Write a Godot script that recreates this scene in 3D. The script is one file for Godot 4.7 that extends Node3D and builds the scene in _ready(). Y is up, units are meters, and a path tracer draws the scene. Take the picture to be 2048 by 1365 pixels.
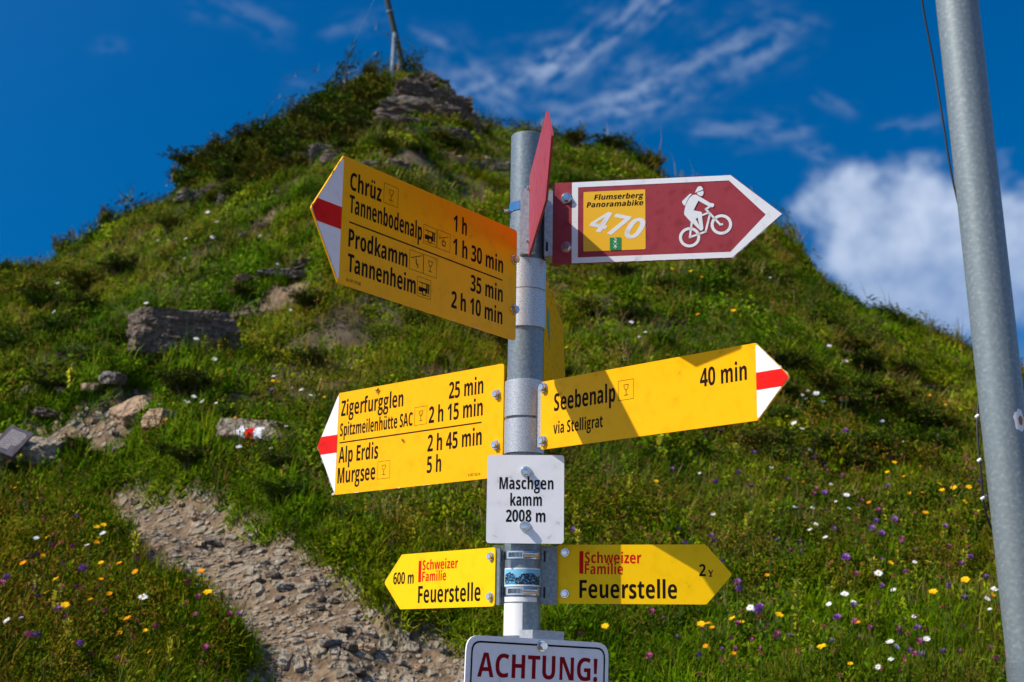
extends Node3D
# Alpine signpost below a grassy summit. Units: metres, y up, the camera looks towards -z.

const EYE := 1.6
const FOCAL := 2789.553      # focal length in pixels of the 2048 pixel wide photograph
const PITCH := 0.228738
const ROLL := -0.01535
const DEG := 57.29578
const SUN := Vector3(-.6828, .6957, .2233)   # towards the sun

var M := {}
var taken := {}
var rng := RandomNumberGenerator.new()
var nz := FastNoiseLite.new()
var nfine := FastNoiseLite.new()
var npatch := FastNoiseLite.new()
var trail: Array = []        # [Vector2 xz, half width]
var font_regular: Font
var font_bold: Font

# ------------------------------------------------------------------ naming
func numbered(called: String) -> String:
	if not taken.has(called):
		taken[called] = 0
		return called
	taken[called] += 1
	return "%s_%03d" % [called, taken[called]]

func tag(o: Node, label: String, category: String, group := "", kind := "") -> Node:
	if label: o.set_meta("label", label)
	if category: o.set_meta("category", category)
	if group: o.set_meta("group", group)
	if kind: o.set_meta("kind", kind)
	return o

func thing(called: String, label: String, category: String, at_: Vector3, yaw := 0.0, group := "") -> Node3D:
	var o := Node3D.new()
	o.name = numbered(called)
	add_child(o)
	o.position = at_
	o.rotation.y = yaw
	tag(o, label, category, group)
	return o

func obj(called: String, mesh: Mesh, m: Material, parent: Node = self) -> MeshInstance3D:
	var o := MeshInstance3D.new()
	o.name = numbered(called) if parent == self else called
	o.mesh = mesh
	o.material_override = m
	parent.add_child(o, true)
	return o

# ------------------------------------------------------------------ materials
func lin(r: float, g: float, b: float) -> Color:
	return Color(r, g, b).linear_to_srgb()

func mat(c: Color, rough := 0.6, metal := 0.0) -> StandardMaterial3D:
	var m := StandardMaterial3D.new()
	m.albedo_color = c
	m.roughness = rough
	m.metallic = metal
	return m

func ramp(stops: Array) -> Gradient:
	var g := Gradient.new()
	var o := PackedFloat32Array()
	var c := PackedColorArray()
	for s in stops:
		o.append(s[0]); c.append(s[1])
	g.offsets = o
	g.colors = c
	return g

func noise_tex(seed_: int, freq: float, stops: Array, size := 512, octaves := 5, kind := FastNoiseLite.TYPE_SIMPLEX_SMOOTH) -> NoiseTexture2D:
	var n := FastNoiseLite.new()
	n.seed = seed_
	n.noise_type = kind
	n.frequency = freq
	n.fractal_octaves = octaves
	var t := NoiseTexture2D.new()
	t.width = size
	t.height = size
	t.seamless = true
	t.noise = n
	if stops.size(): t.color_ramp = ramp(stops)
	return t

func grained(tex: Texture2D, scale_: float, rough: float, metal := 0.0, world := true) -> StandardMaterial3D:
	var m := mat(Color.WHITE, rough, metal)
	m.albedo_texture = tex
	m.uv1_triplanar = true
	m.uv1_world_triplanar = world
	m.uv1_scale = Vector3.ONE * scale_
	return m

func painted(c: Color, dark: float, seed_: int, rough := 0.32) -> StandardMaterial3D:
	# enamelled sheet: slightly uneven colour and gloss, faint grime specks
	var d := c.darkened(dark)
	var m := grained(noise_tex(seed_, 0.012, [[0.0, c.darkened(.16)], [.13, d], [.3, c.darkened(.015)], [0.45, c], [0.62, c.lightened(0.015)], [.8, c], [1.0, d]], 512, 6), 4.0, rough, 0.0, false)
	m.roughness_texture = noise_tex(seed_ + 1, 0.02, [[0.0, Color(.55, .55, .55)], [1.0, Color(1, 1, 1)]], 256, 5)
	m.roughness = rough * 1.4
	m.metallic_specular = .2
	return m

func leafy(back := 0.45) -> StandardMaterial3D:
	var m := mat(Color.WHITE, 0.75)
	m.vertex_color_use_as_albedo = true
	m.metallic_specular = .10
	m.backlight = Color(back, back, back * 0.7)
	m.cull_mode = BaseMaterial3D.CULL_DISABLED
	return m

func make_materials() -> void:
	M.yellow = painted(lin(.92, .44, .002), .04, 11)
	M.lemon = painted(lin(.93, .555, .002), .03, 15)
	M.oldyellow = grained(noise_tex(17, 0.02, [[0.0, lin(.20, .14, .05)], [.34, lin(.80, .40, .004)], [.6, lin(.90, .44, .003)], [.78, lin(.70, .40, .02)], [1.0, lin(.55, .40, .10)]], 512, 6), 7.0, .85, 0.0, false)
	M.oldyellow.metallic_specular = .1
	M.white = painted(lin(.80, .81, .82), .05, 19)
	M.plate = painted(lin(.80, .81, .83), .03, 20, .3)
	M.red = painted(lin(.72, .012, .008), .08, 21)
	M.burgundy = painted(lin(.34, .052, .066), .10, 23, .38)
	M.ink = mat(lin(.014, .010, .008), .6)
	M.ink.metallic_specular = .12
	M.ink_white = painted(lin(.80, .82, .84), .06, 25, .4)
	M.redink = mat(lin(.60, .010, .008), .6)
	M.redink.metallic_specular = .1
	M.darkred = mat(lin(.27, .008, .014), .6)
	M.darkred.metallic_specular = .1
	M.sticker = mat(lin(.90, .50, .008), .4)
	M.green = mat(lin(.004, .24, .055), .45)
	M.galv = grained(noise_tex(31, 0.03, [[0.0, lin(.13, .165, .18)], [.45, lin(.175, .215, .235)], [.6, lin(.20, .24, .26)], [1.0, lin(.28, .32, .34)]], 512, 4), 9.0, .46, .35)
	M.galv.roughness_texture = noise_tex(32, 0.03, [[0.0, Color(.75, .75, .75)], [1.0, Color(1, 1, 1)]], 256, 4)
	M.galv_pole = grained(noise_tex(33, 0.022, [[0.0, lin(.15, .19, .205)], [.42, lin(.18, .22, .235)], [.58, lin(.20, .24, .255)], [.74, lin(.25, .29, .30)], [1.0, lin(.36, .39, .39)]], 1024, 5), 3.1, .5, .25)
	M.cast = grained(noise_tex(34, 0.10, [[0.0, lin(.16, .17, .18)], [.35, lin(.42, .43, .44)], [.6, lin(.52, .53, .53)], [1.0, lin(.66, .66, .65)]], 512, 4), 6.0, .42, .55)
	M.bracket = grained(noise_tex(35, 0.05, [[0.0, lin(.30, .32, .34)], [.5, lin(.42, .44, .46)], [1.0, lin(.52, .54, .55)]], 256, 4), 8.0, .5, .4)
	M.steel = mat(lin(.62, .61, .59), .22, 1.0)
	M.slot = mat(lin(.012, .012, .013), .8)
	M.paper = mat(lin(.80, .80, .79), .7)
	M.bluetag = mat(lin(.02, .13, .34), .35)
	M.rust = mat(lin(.36, .15, .05), .8)
	M.rubber = mat(lin(.012, .013, .015), .6)
	M.soil = grained(noise_tex(41, 0.02, [[0.0, lin(.050, .034, .019)], [.40, lin(.082, .058, .032)], [.60, lin(.098, .071, .040)], [1.0, lin(.135, .10, .06)]], 512, 6), .9, .95)
	M.dirt = grained(noise_tex(42, 0.015, [[0.0, lin(.045, .028, .013)], [.38, lin(.115, .072, .036)], [.55, lin(.175, .115, .062)], [.72, lin(.235, .165, .098)], [1.0, lin(.34, .27, .18)]], 512, 7), 1.7, .95)
	M.dirt.heightmap_enabled = true
	M.dirt.heightmap_texture = noise_tex(43, 0.03, [], 512, 7)
	M.dirt.heightmap_scale = 1.6
	var rocks := [
		["rock_brown", 51, [lin(.02, .014, .009), lin(.072, .050, .034), lin(.115, .083, .058), lin(.19, .145, .108)]],
		["rock_grey", 53, [lin(.03, .026, .022), lin(.10, .085, .072), lin(.16, .14, .12), lin(.28, .255, .225)]],
		["rock_ochre", 55, [lin(.09, .05, .025), lin(.24, .15, .085), lin(.34, .23, .14), lin(.43, .34, .24)]],
		["rock_lichen", 57, [lin(.06, .042, .025), lin(.19, .145, .095), lin(.26, .21, .145), lin(.40, .36, .28)]]]
	for r in rocks:
		var c: Array = r[2]
		M[r[0]] = grained(noise_tex(r[1], 0.018, [[0.0, c[0]], [.36, c[1]], [.56, c[2]], [1.0, c[3]]], 512, 7), 2.6, .9)
		M[r[0]].heightmap_enabled = true
		M[r[0]].heightmap_texture = noise_tex(r[1] + 1, 0.03, [], 256, 6)
		M[r[0]].heightmap_scale = 3.0
	M.slate = grained(noise_tex(61, 0.03, [[0.0, lin(.06, .052, .062)], [.5, lin(.095, .083, .098)], [1.0, lin(.14, .125, .14)]], 256, 5), 4.0, .8)
	M.slate.metallic_specular = .15
	M.engraved = mat(lin(.52, .49, .48), .8)
	M.mastdark = mat(lin(.025, .045, .045), .6)
	M.wood = mat(lin(.38, .36, .36), .8)
	M.leaf = leafy()
	M.bark = mat(lin(.09, .06, .04), .9)
	M.petal = leafy(.35)

# ------------------------------------------------------------------ shapes
func quad(st: SurfaceTool, a: Vector3, b: Vector3, c: Vector3, d: Vector3) -> void:
	# a, b, c, d clockwise seen from the front
	var n := (c - a).cross(b - a).normalized()
	for v in [a, b, c, a, c, d]:
		st.set_normal(n)
		st.add_vertex(v)

func new_st() -> SurfaceTool:
	var st := SurfaceTool.new()
	st.begin(Mesh.PRIMITIVE_TRIANGLES)
	return st

func box(st: SurfaceTool, lo: Vector3, hi: Vector3) -> void:
	var p := func(x, y, z): return Vector3(hi.x if x else lo.x, hi.y if y else lo.y, hi.z if z else lo.z)
	quad(st, p.call(0, 0, 1), p.call(0, 1, 1), p.call(1, 1, 1), p.call(1, 0, 1))
	quad(st, p.call(1, 0, 0), p.call(1, 1, 0), p.call(0, 1, 0), p.call(0, 0, 0))
	quad(st, p.call(0, 0, 0), p.call(0, 1, 0), p.call(0, 1, 1), p.call(0, 0, 1))
	quad(st, p.call(1, 0, 1), p.call(1, 1, 1), p.call(1, 1, 0), p.call(1, 0, 0))
	quad(st, p.call(0, 1, 1), p.call(0, 1, 0), p.call(1, 1, 0), p.call(1, 1, 1))
	quad(st, p.call(0, 0, 0), p.call(0, 0, 1), p.call(1, 0, 1), p.call(1, 0, 0))

func box_mesh(lo: Vector3, hi: Vector3) -> ArrayMesh:
	var st := new_st()
	box(st, lo, hi)
	return st.commit()

func round_poly(poly: Array, radii) -> PackedVector2Array:
	var out := PackedVector2Array()
	var n := poly.size()
	for i in n:
		var r: float = radii[i] if radii is Array else radii
		var p: Vector2 = poly[i]
		var a: Vector2 = (poly[(i + n - 1) % n] - p)
		var b: Vector2 = (poly[(i + 1) % n] - p)
		if r <= 0.0:
			out.append(p)
			continue
		var half := absf(a.angle_to(b)) * .5
		var t := minf(r / tan(half), minf(a.length(), b.length()) * .45)
		var pa := p + a.normalized() * t
		var pb := p + b.normalized() * t
		for k in 6:
			var u := k / 5.0
			out.append(pa.lerp(p, u).lerp(p.lerp(pb, u), u))
	return out

func flat(st: SurfaceTool, poly: PackedVector2Array, z: float, front := true) -> void:
	var idx := Geometry2D.triangulate_polygon(poly)
	for i in range(0, idx.size(), 3):
		var a := poly[idx[i]]
		var b := poly[idx[i + 1]]
		var c := poly[idx[i + 2]]
		var area := (b - a).cross(c - a)
		if (area > 0.0) == front:
			var s := b
			b = c
			c = s
		for v in [a, b, c]:
			st.set_normal(Vector3(0, 0, 1 if front else -1))
			st.add_vertex(Vector3(v.x, v.y, z))

func slab(poly: PackedVector2Array, z0: float, z1: float) -> ArrayMesh:
	# an extruded outline with a small chamfer on its front edge
	var st := new_st()
	var p := poly.duplicate()
	if Geometry2D.is_polygon_clockwise(p): p.reverse()
	var ch := minf(.0006, (z1 - z0) * .3)
	var inner := p
	var off := Geometry2D.offset_polygon(p, -ch, Geometry2D.JOIN_MITER)
	flat(st, p, z1 - .00005, true)
	flat(st, p, z0, false)
	var n := p.size()
	for i in n:
		var a := p[i]
		var b := p[(i + 1) % n]
		if a.distance_to(b) < 1e-6: continue
		quad(st, Vector3(a.x, a.y, z0), Vector3(a.x, a.y, z1), Vector3(b.x, b.y, z1), Vector3(b.x, b.y, z0))
	return st.commit()

func sheet(polys: Array, z: float) -> ArrayMesh:
	var st := new_st()
	for p in polys:
		flat(st, p, z, true)
	return st.commit()

func stroke(pts: Array, w: float, closed := false) -> Array:
	# a line of constant width as overlapping quads plus round joints
	var out: Array = []
	var n := pts.size()
	for i in (n if closed else n - 1):
		var a: Vector2 = pts[i]
		var b: Vector2 = pts[(i + 1) % n]
		var d := (b - a).normalized() * w * .5
		var q := Vector2(-d.y, d.x)
		out.append(PackedVector2Array([a - d + q, b + d + q, b + d - q, a - d - q]))
	return out

func ring(c: Vector2, r0: float, r1: float, n := 40) -> Array:
	var out: Array = []
	for i in n:
		var a := TAU * i / n
		var b := TAU * (i + 1) / n
		var u := Vector2(cos(a), sin(a))
		var v := Vector2(cos(b), sin(b))
		out.append(PackedVector2Array([c + u * r0, c + u * r1, c + v * r1, c + v * r0]))
	return out

func lathe(prof: Array, seg := 32, smooth := true, st: SurfaceTool = null, xf := Transform3D()) -> ArrayMesh:
	# profile: Vector2(radius, height) from the bottom up
	var own := st == null
	if own: st = new_st()
	for k in prof.size() - 1:
		var p: Vector2 = prof[k]
		var q: Vector2 = prof[k + 1]
		var t := q - p
		if t.length() < 1e-7: continue
		var nr := Vector2(t.y, -t.x).normalized()
		for i in seg:
			var a := TAU * i / seg
			var b := TAU * (i + 1) / seg
			var m := (a + b) * .5
			var e := func(r: Vector2, ang: float) -> Vector3: return Vector3(cos(ang) * r.x, r.y, sin(ang) * r.x)
			var na := Vector3(cos(a if smooth else m) * nr.x, nr.y, sin(a if smooth else m) * nr.x)
			var nb := Vector3(cos(b if smooth else m) * nr.x, nr.y, sin(b if smooth else m) * nr.x)
			var v := [[e.call(p, a), na], [e.call(p, b), nb], [e.call(q, b), nb], [e.call(p, a), na], [e.call(q, b), nb], [e.call(q, a), na]]
			for w in v:
				st.set_normal(xf.basis * (w[1] as Vector3))
				st.add_vertex(xf * (w[0] as Vector3))
	return st.commit() if own else null

func tube(st: SurfaceTool, pts: Array, radii, sides := 8, col = null) -> void:
	var n := pts.size()
	var rings: Array = []
	for i in n:
		var t: Vector3 = ((pts[mini(i + 1, n - 1)] as Vector3) - (pts[maxi(i - 1, 0)] as Vector3)).normalized()
		var s := t.cross(Vector3.UP if absf(t.y) < .95 else Vector3.RIGHT).normalized()
		var u := s.cross(t)
		var r: float = radii[i] if radii is Array else radii
		var rr: Array = []
		for k in sides:
			var a := TAU * k / sides
			var d := s * cos(a) + u * sin(a)
			rr.append([(pts[i] as Vector3) + d * r, d])
		rings.append(rr)
	for i in n - 1:
		for k in sides:
			var k2 := (k + 1) % sides
			for v in [rings[i][k], rings[i][k2], rings[i + 1][k2], rings[i][k], rings[i + 1][k2], rings[i + 1][k]]:
				if col != null: st.set_color(col)
				st.set_normal(v[1])
				st.add_vertex(v[0])

func capsule_tube(pts: Array, radii, sides := 12) -> ArrayMesh:
	var st := new_st()
	tube(st, pts, radii, sides)
	return st.commit()

func arc_patch(r: float, a0: float, a1: float, y0: float, y1: float, n := 16) -> ArrayMesh:
	# part of a cylinder's skin; angle 0 faces the camera (+z), positive to the right; uv over the patch
	var st := new_st()
	for i in n:
		var ts := [i / float(n), (i + 1) / float(n)]
		var e := func(t: float, y: float, v: float):
			var a := lerpf(a0, a1, t)
			st.set_normal(Vector3(sin(a), 0, cos(a)))
			st.set_uv(Vector2(t, v))
			st.add_vertex(Vector3(sin(a) * r, y, cos(a) * r))
		e.call(ts[0], y0, 1.0); e.call(ts[0], y1, 0.0); e.call(ts[1], y1, 0.0)
		e.call(ts[0], y0, 1.0); e.call(ts[1], y1, 0.0); e.call(ts[1], y0, 1.0)
	return st.commit()

func oval_patch(r: float, a_c: float, a_half: float, y_half: float, seed_: int) -> ArrayMesh:
	# a ragged round scrap on a cylinder's skin
	var g := RandomNumberGenerator.new()
	g.seed = seed_
	var st := new_st()
	var rim: Array = []
	for i in 22:
		var t := TAU * i / 22.0
		var k := g.randf_range(.82, 1.08)
		rim.append(Vector2(a_c + cos(t) * a_half * k, sin(t) * y_half * k))
	for i in 22:
		for q in [Vector2(a_c, 0), rim[(i + 1) % 22], rim[i]]:
			st.set_normal(Vector3(sin(q.x), 0, cos(q.x)))
			st.add_vertex(Vector3(sin(q.x) * r, q.y, cos(q.x) * r))
	return st.commit()

func bolt_mesh(r: float, h: float) -> ArrayMesh:
	# hexagon head on a washer, axis along +z
	var st := new_st()
	var xf := Transform3D(Basis(Vector3.RIGHT, PI / 2), Vector3.ZERO)
	lathe([Vector2(r * 1.32, 0), Vector2(r * 1.32, h * .18), Vector2(r * 1.22, h * .26), Vector2(r * .6, h * .26)], 24, true, st, xf)
	lathe([Vector2(r, h * .26), Vector2(r, h * .86), Vector2(r * .86, h), Vector2(0.0001, h * 1.02)], 6, false, st, xf)
	return st.commit()

# ------------------------------------------------------------------ lettering
func letters(parent: Node3D, s: String, x0: float, x1: float, y: float, cap: float, m: Material, z := .00014, bold := false, slant := 0.0, turn := 0.0, called := "lettering") -> void:
	var t := TextMesh.new()
	var f := font_bold if bold or cap > .008 else font_regular
	t.font = f
	t.font_size = 64
	t.text = s
	t.depth = .0002
	t.curve_step = 1.0
	t.horizontal_alignment = HORIZONTAL_ALIGNMENT_LEFT
	t.vertical_alignment = VERTICAL_ALIGNMENT_CENTER
	var ps := cap / (64.0 * .714)
	t.pixel_size = ps
	var bb := t.get_aabb()
	var h := f.get_ascent(64) + f.get_descent(64)
	var base := (h * .5 - f.get_ascent(64)) * ps
	var sx := (x1 - x0) / maxf(bb.size.x, 1e-5)
	var o := obj(called, t, m, parent)
	var b := Basis(Vector3(sx, 0, 0), Vector3(slant, 1, 0), Vector3(0, 0, 1))
	if turn != 0.0: b = Basis(Vector3(0, 0, 1), turn) * b
	o.transform = Transform3D(b, Vector3(x0, y, z) - b * Vector3(bb.position.x, base, 0))

func icon(parent: Node3D, kind: String, x0: float, y0: float, x1: float, y1: float, z := .0002) -> void:
	# thin framed box with a small symbol; (x0, y0) top left, (x1, y1) bottom right
	var w := x1 - x0
	var h := y0 - y1
	var q := func(u: float, v: float) -> Vector2: return Vector2(x0 + u * w, y1 + v * h)
	var frame := stroke([q.call(0, 0), q.call(0, 1), q.call(1, 1), q.call(1, 0)], .0006, true)
	obj("pictogram_frame", sheet(frame, z), M.ink, parent)
	var p: Array = []
	if kind == "glass":
		p += stroke([q.call(.36, .76), q.call(.66, .76)], .0009)
		p += stroke([q.call(.36, .76), q.call(.39, .60), q.call(.46, .50), q.call(.56, .50), q.call(.63, .60), q.call(.66, .76)], .0009)
		p += stroke([q.call(.51, .50), q.call(.51, .24)], .0011)
		p += stroke([q.call(.39, .23), q.call(.63, .23)], .0010)
	elif kind == "bus":
		p += stroke([q.call(.12, .74), q.call(.90, .74)], .0014)
		p.append(PackedVector2Array([q.call(.10, .26), q.call(.10, .50), q.call(.66, .50), q.call(.66, .26)]))
		p.append(PackedVector2Array([q.call(.66, .26), q.call(.66, .74), q.call(.76, .74), q.call(.76, .26)]))
		p.append(PackedVector2Array([q.call(.80, .26), q.call(.80, .74), q.call(.88, .74), q.call(.88, .26)]))
		p += stroke([q.call(.34, .50), q.call(.34, .74)], .0008)
		p += stroke([q.call(.10, .14), q.call(.88, .14)], .0008)
		p += ring(q.call(.50, .25), w * .10, w * .15, 16)
		obj("pictogram_wheel", sheet(ring(q.call(.50, .25), 0.0001, w * .095, 16), z + .0002), M.yellow, parent)
	elif kind == "cable":
		p += stroke([q.call(.14, .56), q.call(.84, .82)], .0010)
		p += stroke([q.call(.50, .69), q.call(.50, .50)], .0008)
		p += stroke([q.call(.38, .48), q.call(.40, .24), q.call(.60, .24), q.call(.63, .48)], .0016, true)
	elif kind == "lift":
		p += stroke([q.call(.10, .60), q.call(.86, .90)], .0010)
		p += stroke([q.call(.46, .74), q.call(.48, .48)], .0008)
		p += stroke([q.call(.48, .58), q.call(.49, .38), q.call(.60, .34), q.call(.61, .22)], .0018)
	obj("pictogram", sheet(p, z), M.ink, parent)

# ------------------------------------------------------------------ view helpers (used once, to lay the place out)
func ray(px: float, py: float) -> Vector3:
	var u := (px - 1024.0) / FOCAL
	var v := (682.5 - py) / FOCAL
	var c := cos(ROLL)
	var s := sin(ROLL)
	var u0 := u * c + v * s
	var v0 := -u * s + v * c
	return Vector3(u0, sin(PITCH) + v0 * cos(PITCH), -cos(PITCH) + v0 * sin(PITCH)).normalized()

func at(px: float, py: float) -> Vector3:
	# the point of the hillside that lies there
	var d := ray(px, py)
	var t := 2.6
	var prev := t
	while t < 60.0:
		var p := d * t + Vector3(0, EYE, 0)
		if p.y <= ground(p.x, p.z):
			for k in 12:
				var mid := (prev + t) * .5
				var q := d * mid + Vector3(0, EYE, 0)
				if q.y <= ground(q.x, q.z): t = mid
				else: prev = mid
			break
		prev = t
		t *= 1.012
	var r := d * t + Vector3(0, EYE, 0)
	if t >= 60.0:
		var g := lut(RIDGE_R, atan2(d.x, -d.z) * DEG)
		var hz := Vector2(d.x, d.z).normalized() * g
		return Vector3(hz.x, ground(hz.x, hz.y), hz.y)
	return Vector3(r.x, ground(r.x, r.z), r.z)

# ------------------------------------------------------------------ terrain
# bearing in degrees, tangent of the ridge's height angle above the eye
const RIDGE_T := [[-60.0, .05], [-35.0, .14], [-25.17, .2186], [-20.86, .2554], [-19.06, .2753], [-18.16, .2862], [-17.04, .3006], [-14.54, .3282], [-13.02, .3596], [-11.01, .3861], [-9.37, .4064], [-7.49, .4281], [-6.42, .4340], [-5.12, .4400], [-3.57, .4370], [-2.78, .4216], [-1.22, .4020], [0.21, .3990], [2.40, .3865], [5.00, .3809], [6.71, .3605], [8.82, .3357], [10.99, .3106], [12.88, .2818], [14.06, .2611], [15.99, .2406], [18.45, .2194], [20.60, .2019], [24.96, .1677], [35.0, .09], [60.0, .02]]
const RIDGE_R := [[-60.0, 15.0], [-25.0, 16.0], [-20.0, 17.5], [-14.0, 20.5], [-9.0, 24.5], [-5.0, 27.0], [-2.5, 25.5], [1.0, 23.5], [5.0, 21.5], [9.0, 18.5], [14.0, 15.0], [18.0, 13.5], [25.0, 12.5], [60.0, 12.0]]

func lut(a: Array, t: float) -> float:
	if t <= a[0][0]: return a[0][1]
	for i in range(1, a.size()):
		if t < a[i][0]:
			var u: float = (t - a[i - 1][0]) / (a[i][0] - a[i - 1][0])
			return lerpf(a[i - 1][1], a[i][1], u)
	return a[-1][1]

var table_t := PackedFloat32Array()
var table_r := PackedFloat32Array()

func fill_tables() -> void:
	for i in 1201:
		var a := -60.0 + i * .1
		var sum := 0.0
		for k in 7: sum += lut(RIDGE_T, a + (k - 3) * .4)
		table_t.append(sum / 7.0 - .007)
		table_r.append(lut(RIDGE_R, a))

func dense(t: PackedFloat32Array, th: float) -> float:
	var u := clampf((th + 60.0) * 10.0, 0.0, 1199.999)
	var i := int(u)
	return lerpf(t[i], t[i + 1], u - i)

func smin(a: float, b: float, k: float) -> float:
	var h := clampf(.5 + .5 * (b - a) / k, 0.0, 1.0)
	return lerpf(b, a, h) - k * h * (1.0 - h)

func bare(x: float, z: float) -> float:
	var r := sqrt(x * x + z * z)
	var th := atan2(x, -z) * DEG
	var te := dense(table_t, th)
	var rr := dense(table_r, th)
	var r0 := 4.25
	var k := te * rr / (rr - r0)
	var up := k * (r - r0)
	var down := te * rr + .30 - .55 * (r - rr)
	var h := EYE + smin(up, down, .9) + .05
	var behind := -.1 - .12 * r
	h = lerpf(h, behind, smoothstep(35.0, 85.0, absf(th)))
	h = lerpf(-.1, h, smoothstep(.4, 3.4, r))
	return maxf(h, -22.0 - r * .01)

func trail_mask(x: float, z: float) -> float:
	var best := 0.0
	var p := Vector2(x, z)
	for i in trail.size() - 1:
		var a: Array = trail[i]
		var b: Array = trail[i + 1]
		if a[2] != b[2] or absf(p.x - a[0].x) > 1.9 or absf(p.y - a[0].y) > 1.9: continue
		var q: Vector2 = Geometry2D.get_closest_point_to_segment(p, a[0], b[0])
		var span: float = (b[0] as Vector2).distance_to(a[0])
		var u: float = 0.0 if span < 1e-4 else q.distance_to(a[0]) / span
		var w: float = lerpf(a[1], b[1], u) * (1.0 + .42 * nfine.get_noise_2d(x * 1.7, z * 1.7))
		best = maxf(best, 1.0 - smoothstep(w * .82, w * 1.15, p.distance_to(q)))
	return best

func ground(x: float, z: float) -> float:
	var r := sqrt(x * x + z * z)
	var h := bare(x, z)
	var amp := smoothstep(2.5, 9.0, r)
	var near := smoothstep(60.0, 40.0, r)
	h += near * (amp * .30 * nz.get_noise_2d(x * 1.0, z * 1.0) + (.045 + .065 * amp) * nz.get_noise_2d(x * 3.1 + 50.0, z * 3.1) + .028 * nfine.get_noise_2d(x * 4.0, z * 4.0))
	if r < 26.0 and trail.size():
		h -= .10 * trail_mask(x, z)
	return h

func lay_trail() -> void:
	var runs := [
		[[900, 1420, .50], [770, 1340, .42], [690, 1265, .27], [605, 1180, .27], [495, 1098, .30], [390, 1035, .29], [300, 1006, .25], [225, 988, .16]],
		[[20, 850, .10], [130, 838, .16], [210, 828, .16], [285, 798, .12], [300, 745, .08], [330, 715, .06]],
		[[455, 645, .09], [520, 605, .10], [600, 560, .12], [630, 590, .10]],
		[[600, 545, .10], [540, 490, .10], [520, 440, .12], [540, 425, .10]]]
	var tmp: Array = []
	for k in runs.size():
		for p in runs[k]:
			var q := at(p[0], p[1])
			tmp.append([Vector2(q.x, q.z), p[2], k])
	trail = tmp

func build_terrain() -> void:
	var ths := PackedFloat32Array()
	var a := -180.0
	while a < 180.0:
		ths.append(a)
		a += .26 if a >= -31.0 and a < 31.0 else (1.0 if absf(a) < 40.0 else 7.0)
	ths.append(180.0)
	var rs := PackedFloat32Array([.15])
	while rs[-1] < 420.0:
		var r := rs[-1]
		rs.append(r * (1.12 if r < 2.4 else (1.0075 if r < 31.0 else 1.16)))
	var nt := ths.size()
	var nr := rs.size()
	var pos := PackedVector3Array()
	pos.resize(nt * nr)
	for j in nr:
		for i in nt:
			var t := deg_to_rad(ths[i])
			var x := sin(t) * rs[j]
			var z := -cos(t) * rs[j]
			pos[j * nt + i] = Vector3(x, ground(x, z), z)
	var nor := PackedVector3Array()
	nor.resize(nt * nr)
	for j in nr:
		for i in nt:
			var i0 := i - 1 if i > 0 else nt - 2
			var i1 := i + 1 if i < nt - 1 else 1
			var dx := pos[j * nt + i1] - pos[j * nt + i0]
			var dr := pos[mini(j + 1, nr - 1) * nt + i] - pos[maxi(j - 1, 0) * nt + i]
			var n := dx.cross(dr).normalized()
			nor[j * nt + i] = n if n.y > 0 else -n
	var turf := PackedInt32Array()
	var dirt := PackedInt32Array()
	for j in nr - 1:
		for i in nt - 1:
			var k := j * nt + i
			var c := (pos[k] + pos[k + nt + 1]) * .5
			var path_or_bounce_ground := (rs[j] < 3.0 or (rs[j] < 9.0 and absf(ths[i]) > 75.0)) or (rs[j] < 26.0 and absf(ths[i]) < 31.0 and trail_mask(c.x, c.z) > .5)  # unseen bare ground round the camera, added to bounce light onto the signs
			var six := [k, k + nt, k + nt + 1, k, k + nt + 1, k + 1]
			if path_or_bounce_ground: dirt.append_array(six)
			else: turf.append_array(six)
	for d in [["hillside", turf, M.soil, "steep grassy alpine hillside rising to a rocky summit"], ["footpath", dirt, M.dirt, "trodden brown dirt footpath with gravel climbing the hillside, plus unseen bare ground added to bounce light"]]:
		var arr := []
		arr.resize(Mesh.ARRAY_MAX)
		arr[Mesh.ARRAY_VERTEX] = pos
		arr[Mesh.ARRAY_NORMAL] = nor
		arr[Mesh.ARRAY_INDEX] = d[1]
		var me := ArrayMesh.new()
		me.add_surface_from_arrays(Mesh.PRIMITIVE_TRIANGLES, arr)
		tag(obj(d[0], me, d[2]), d[3], "ground" if d[0] == "hillside" else "path", "", "structure")

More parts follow.
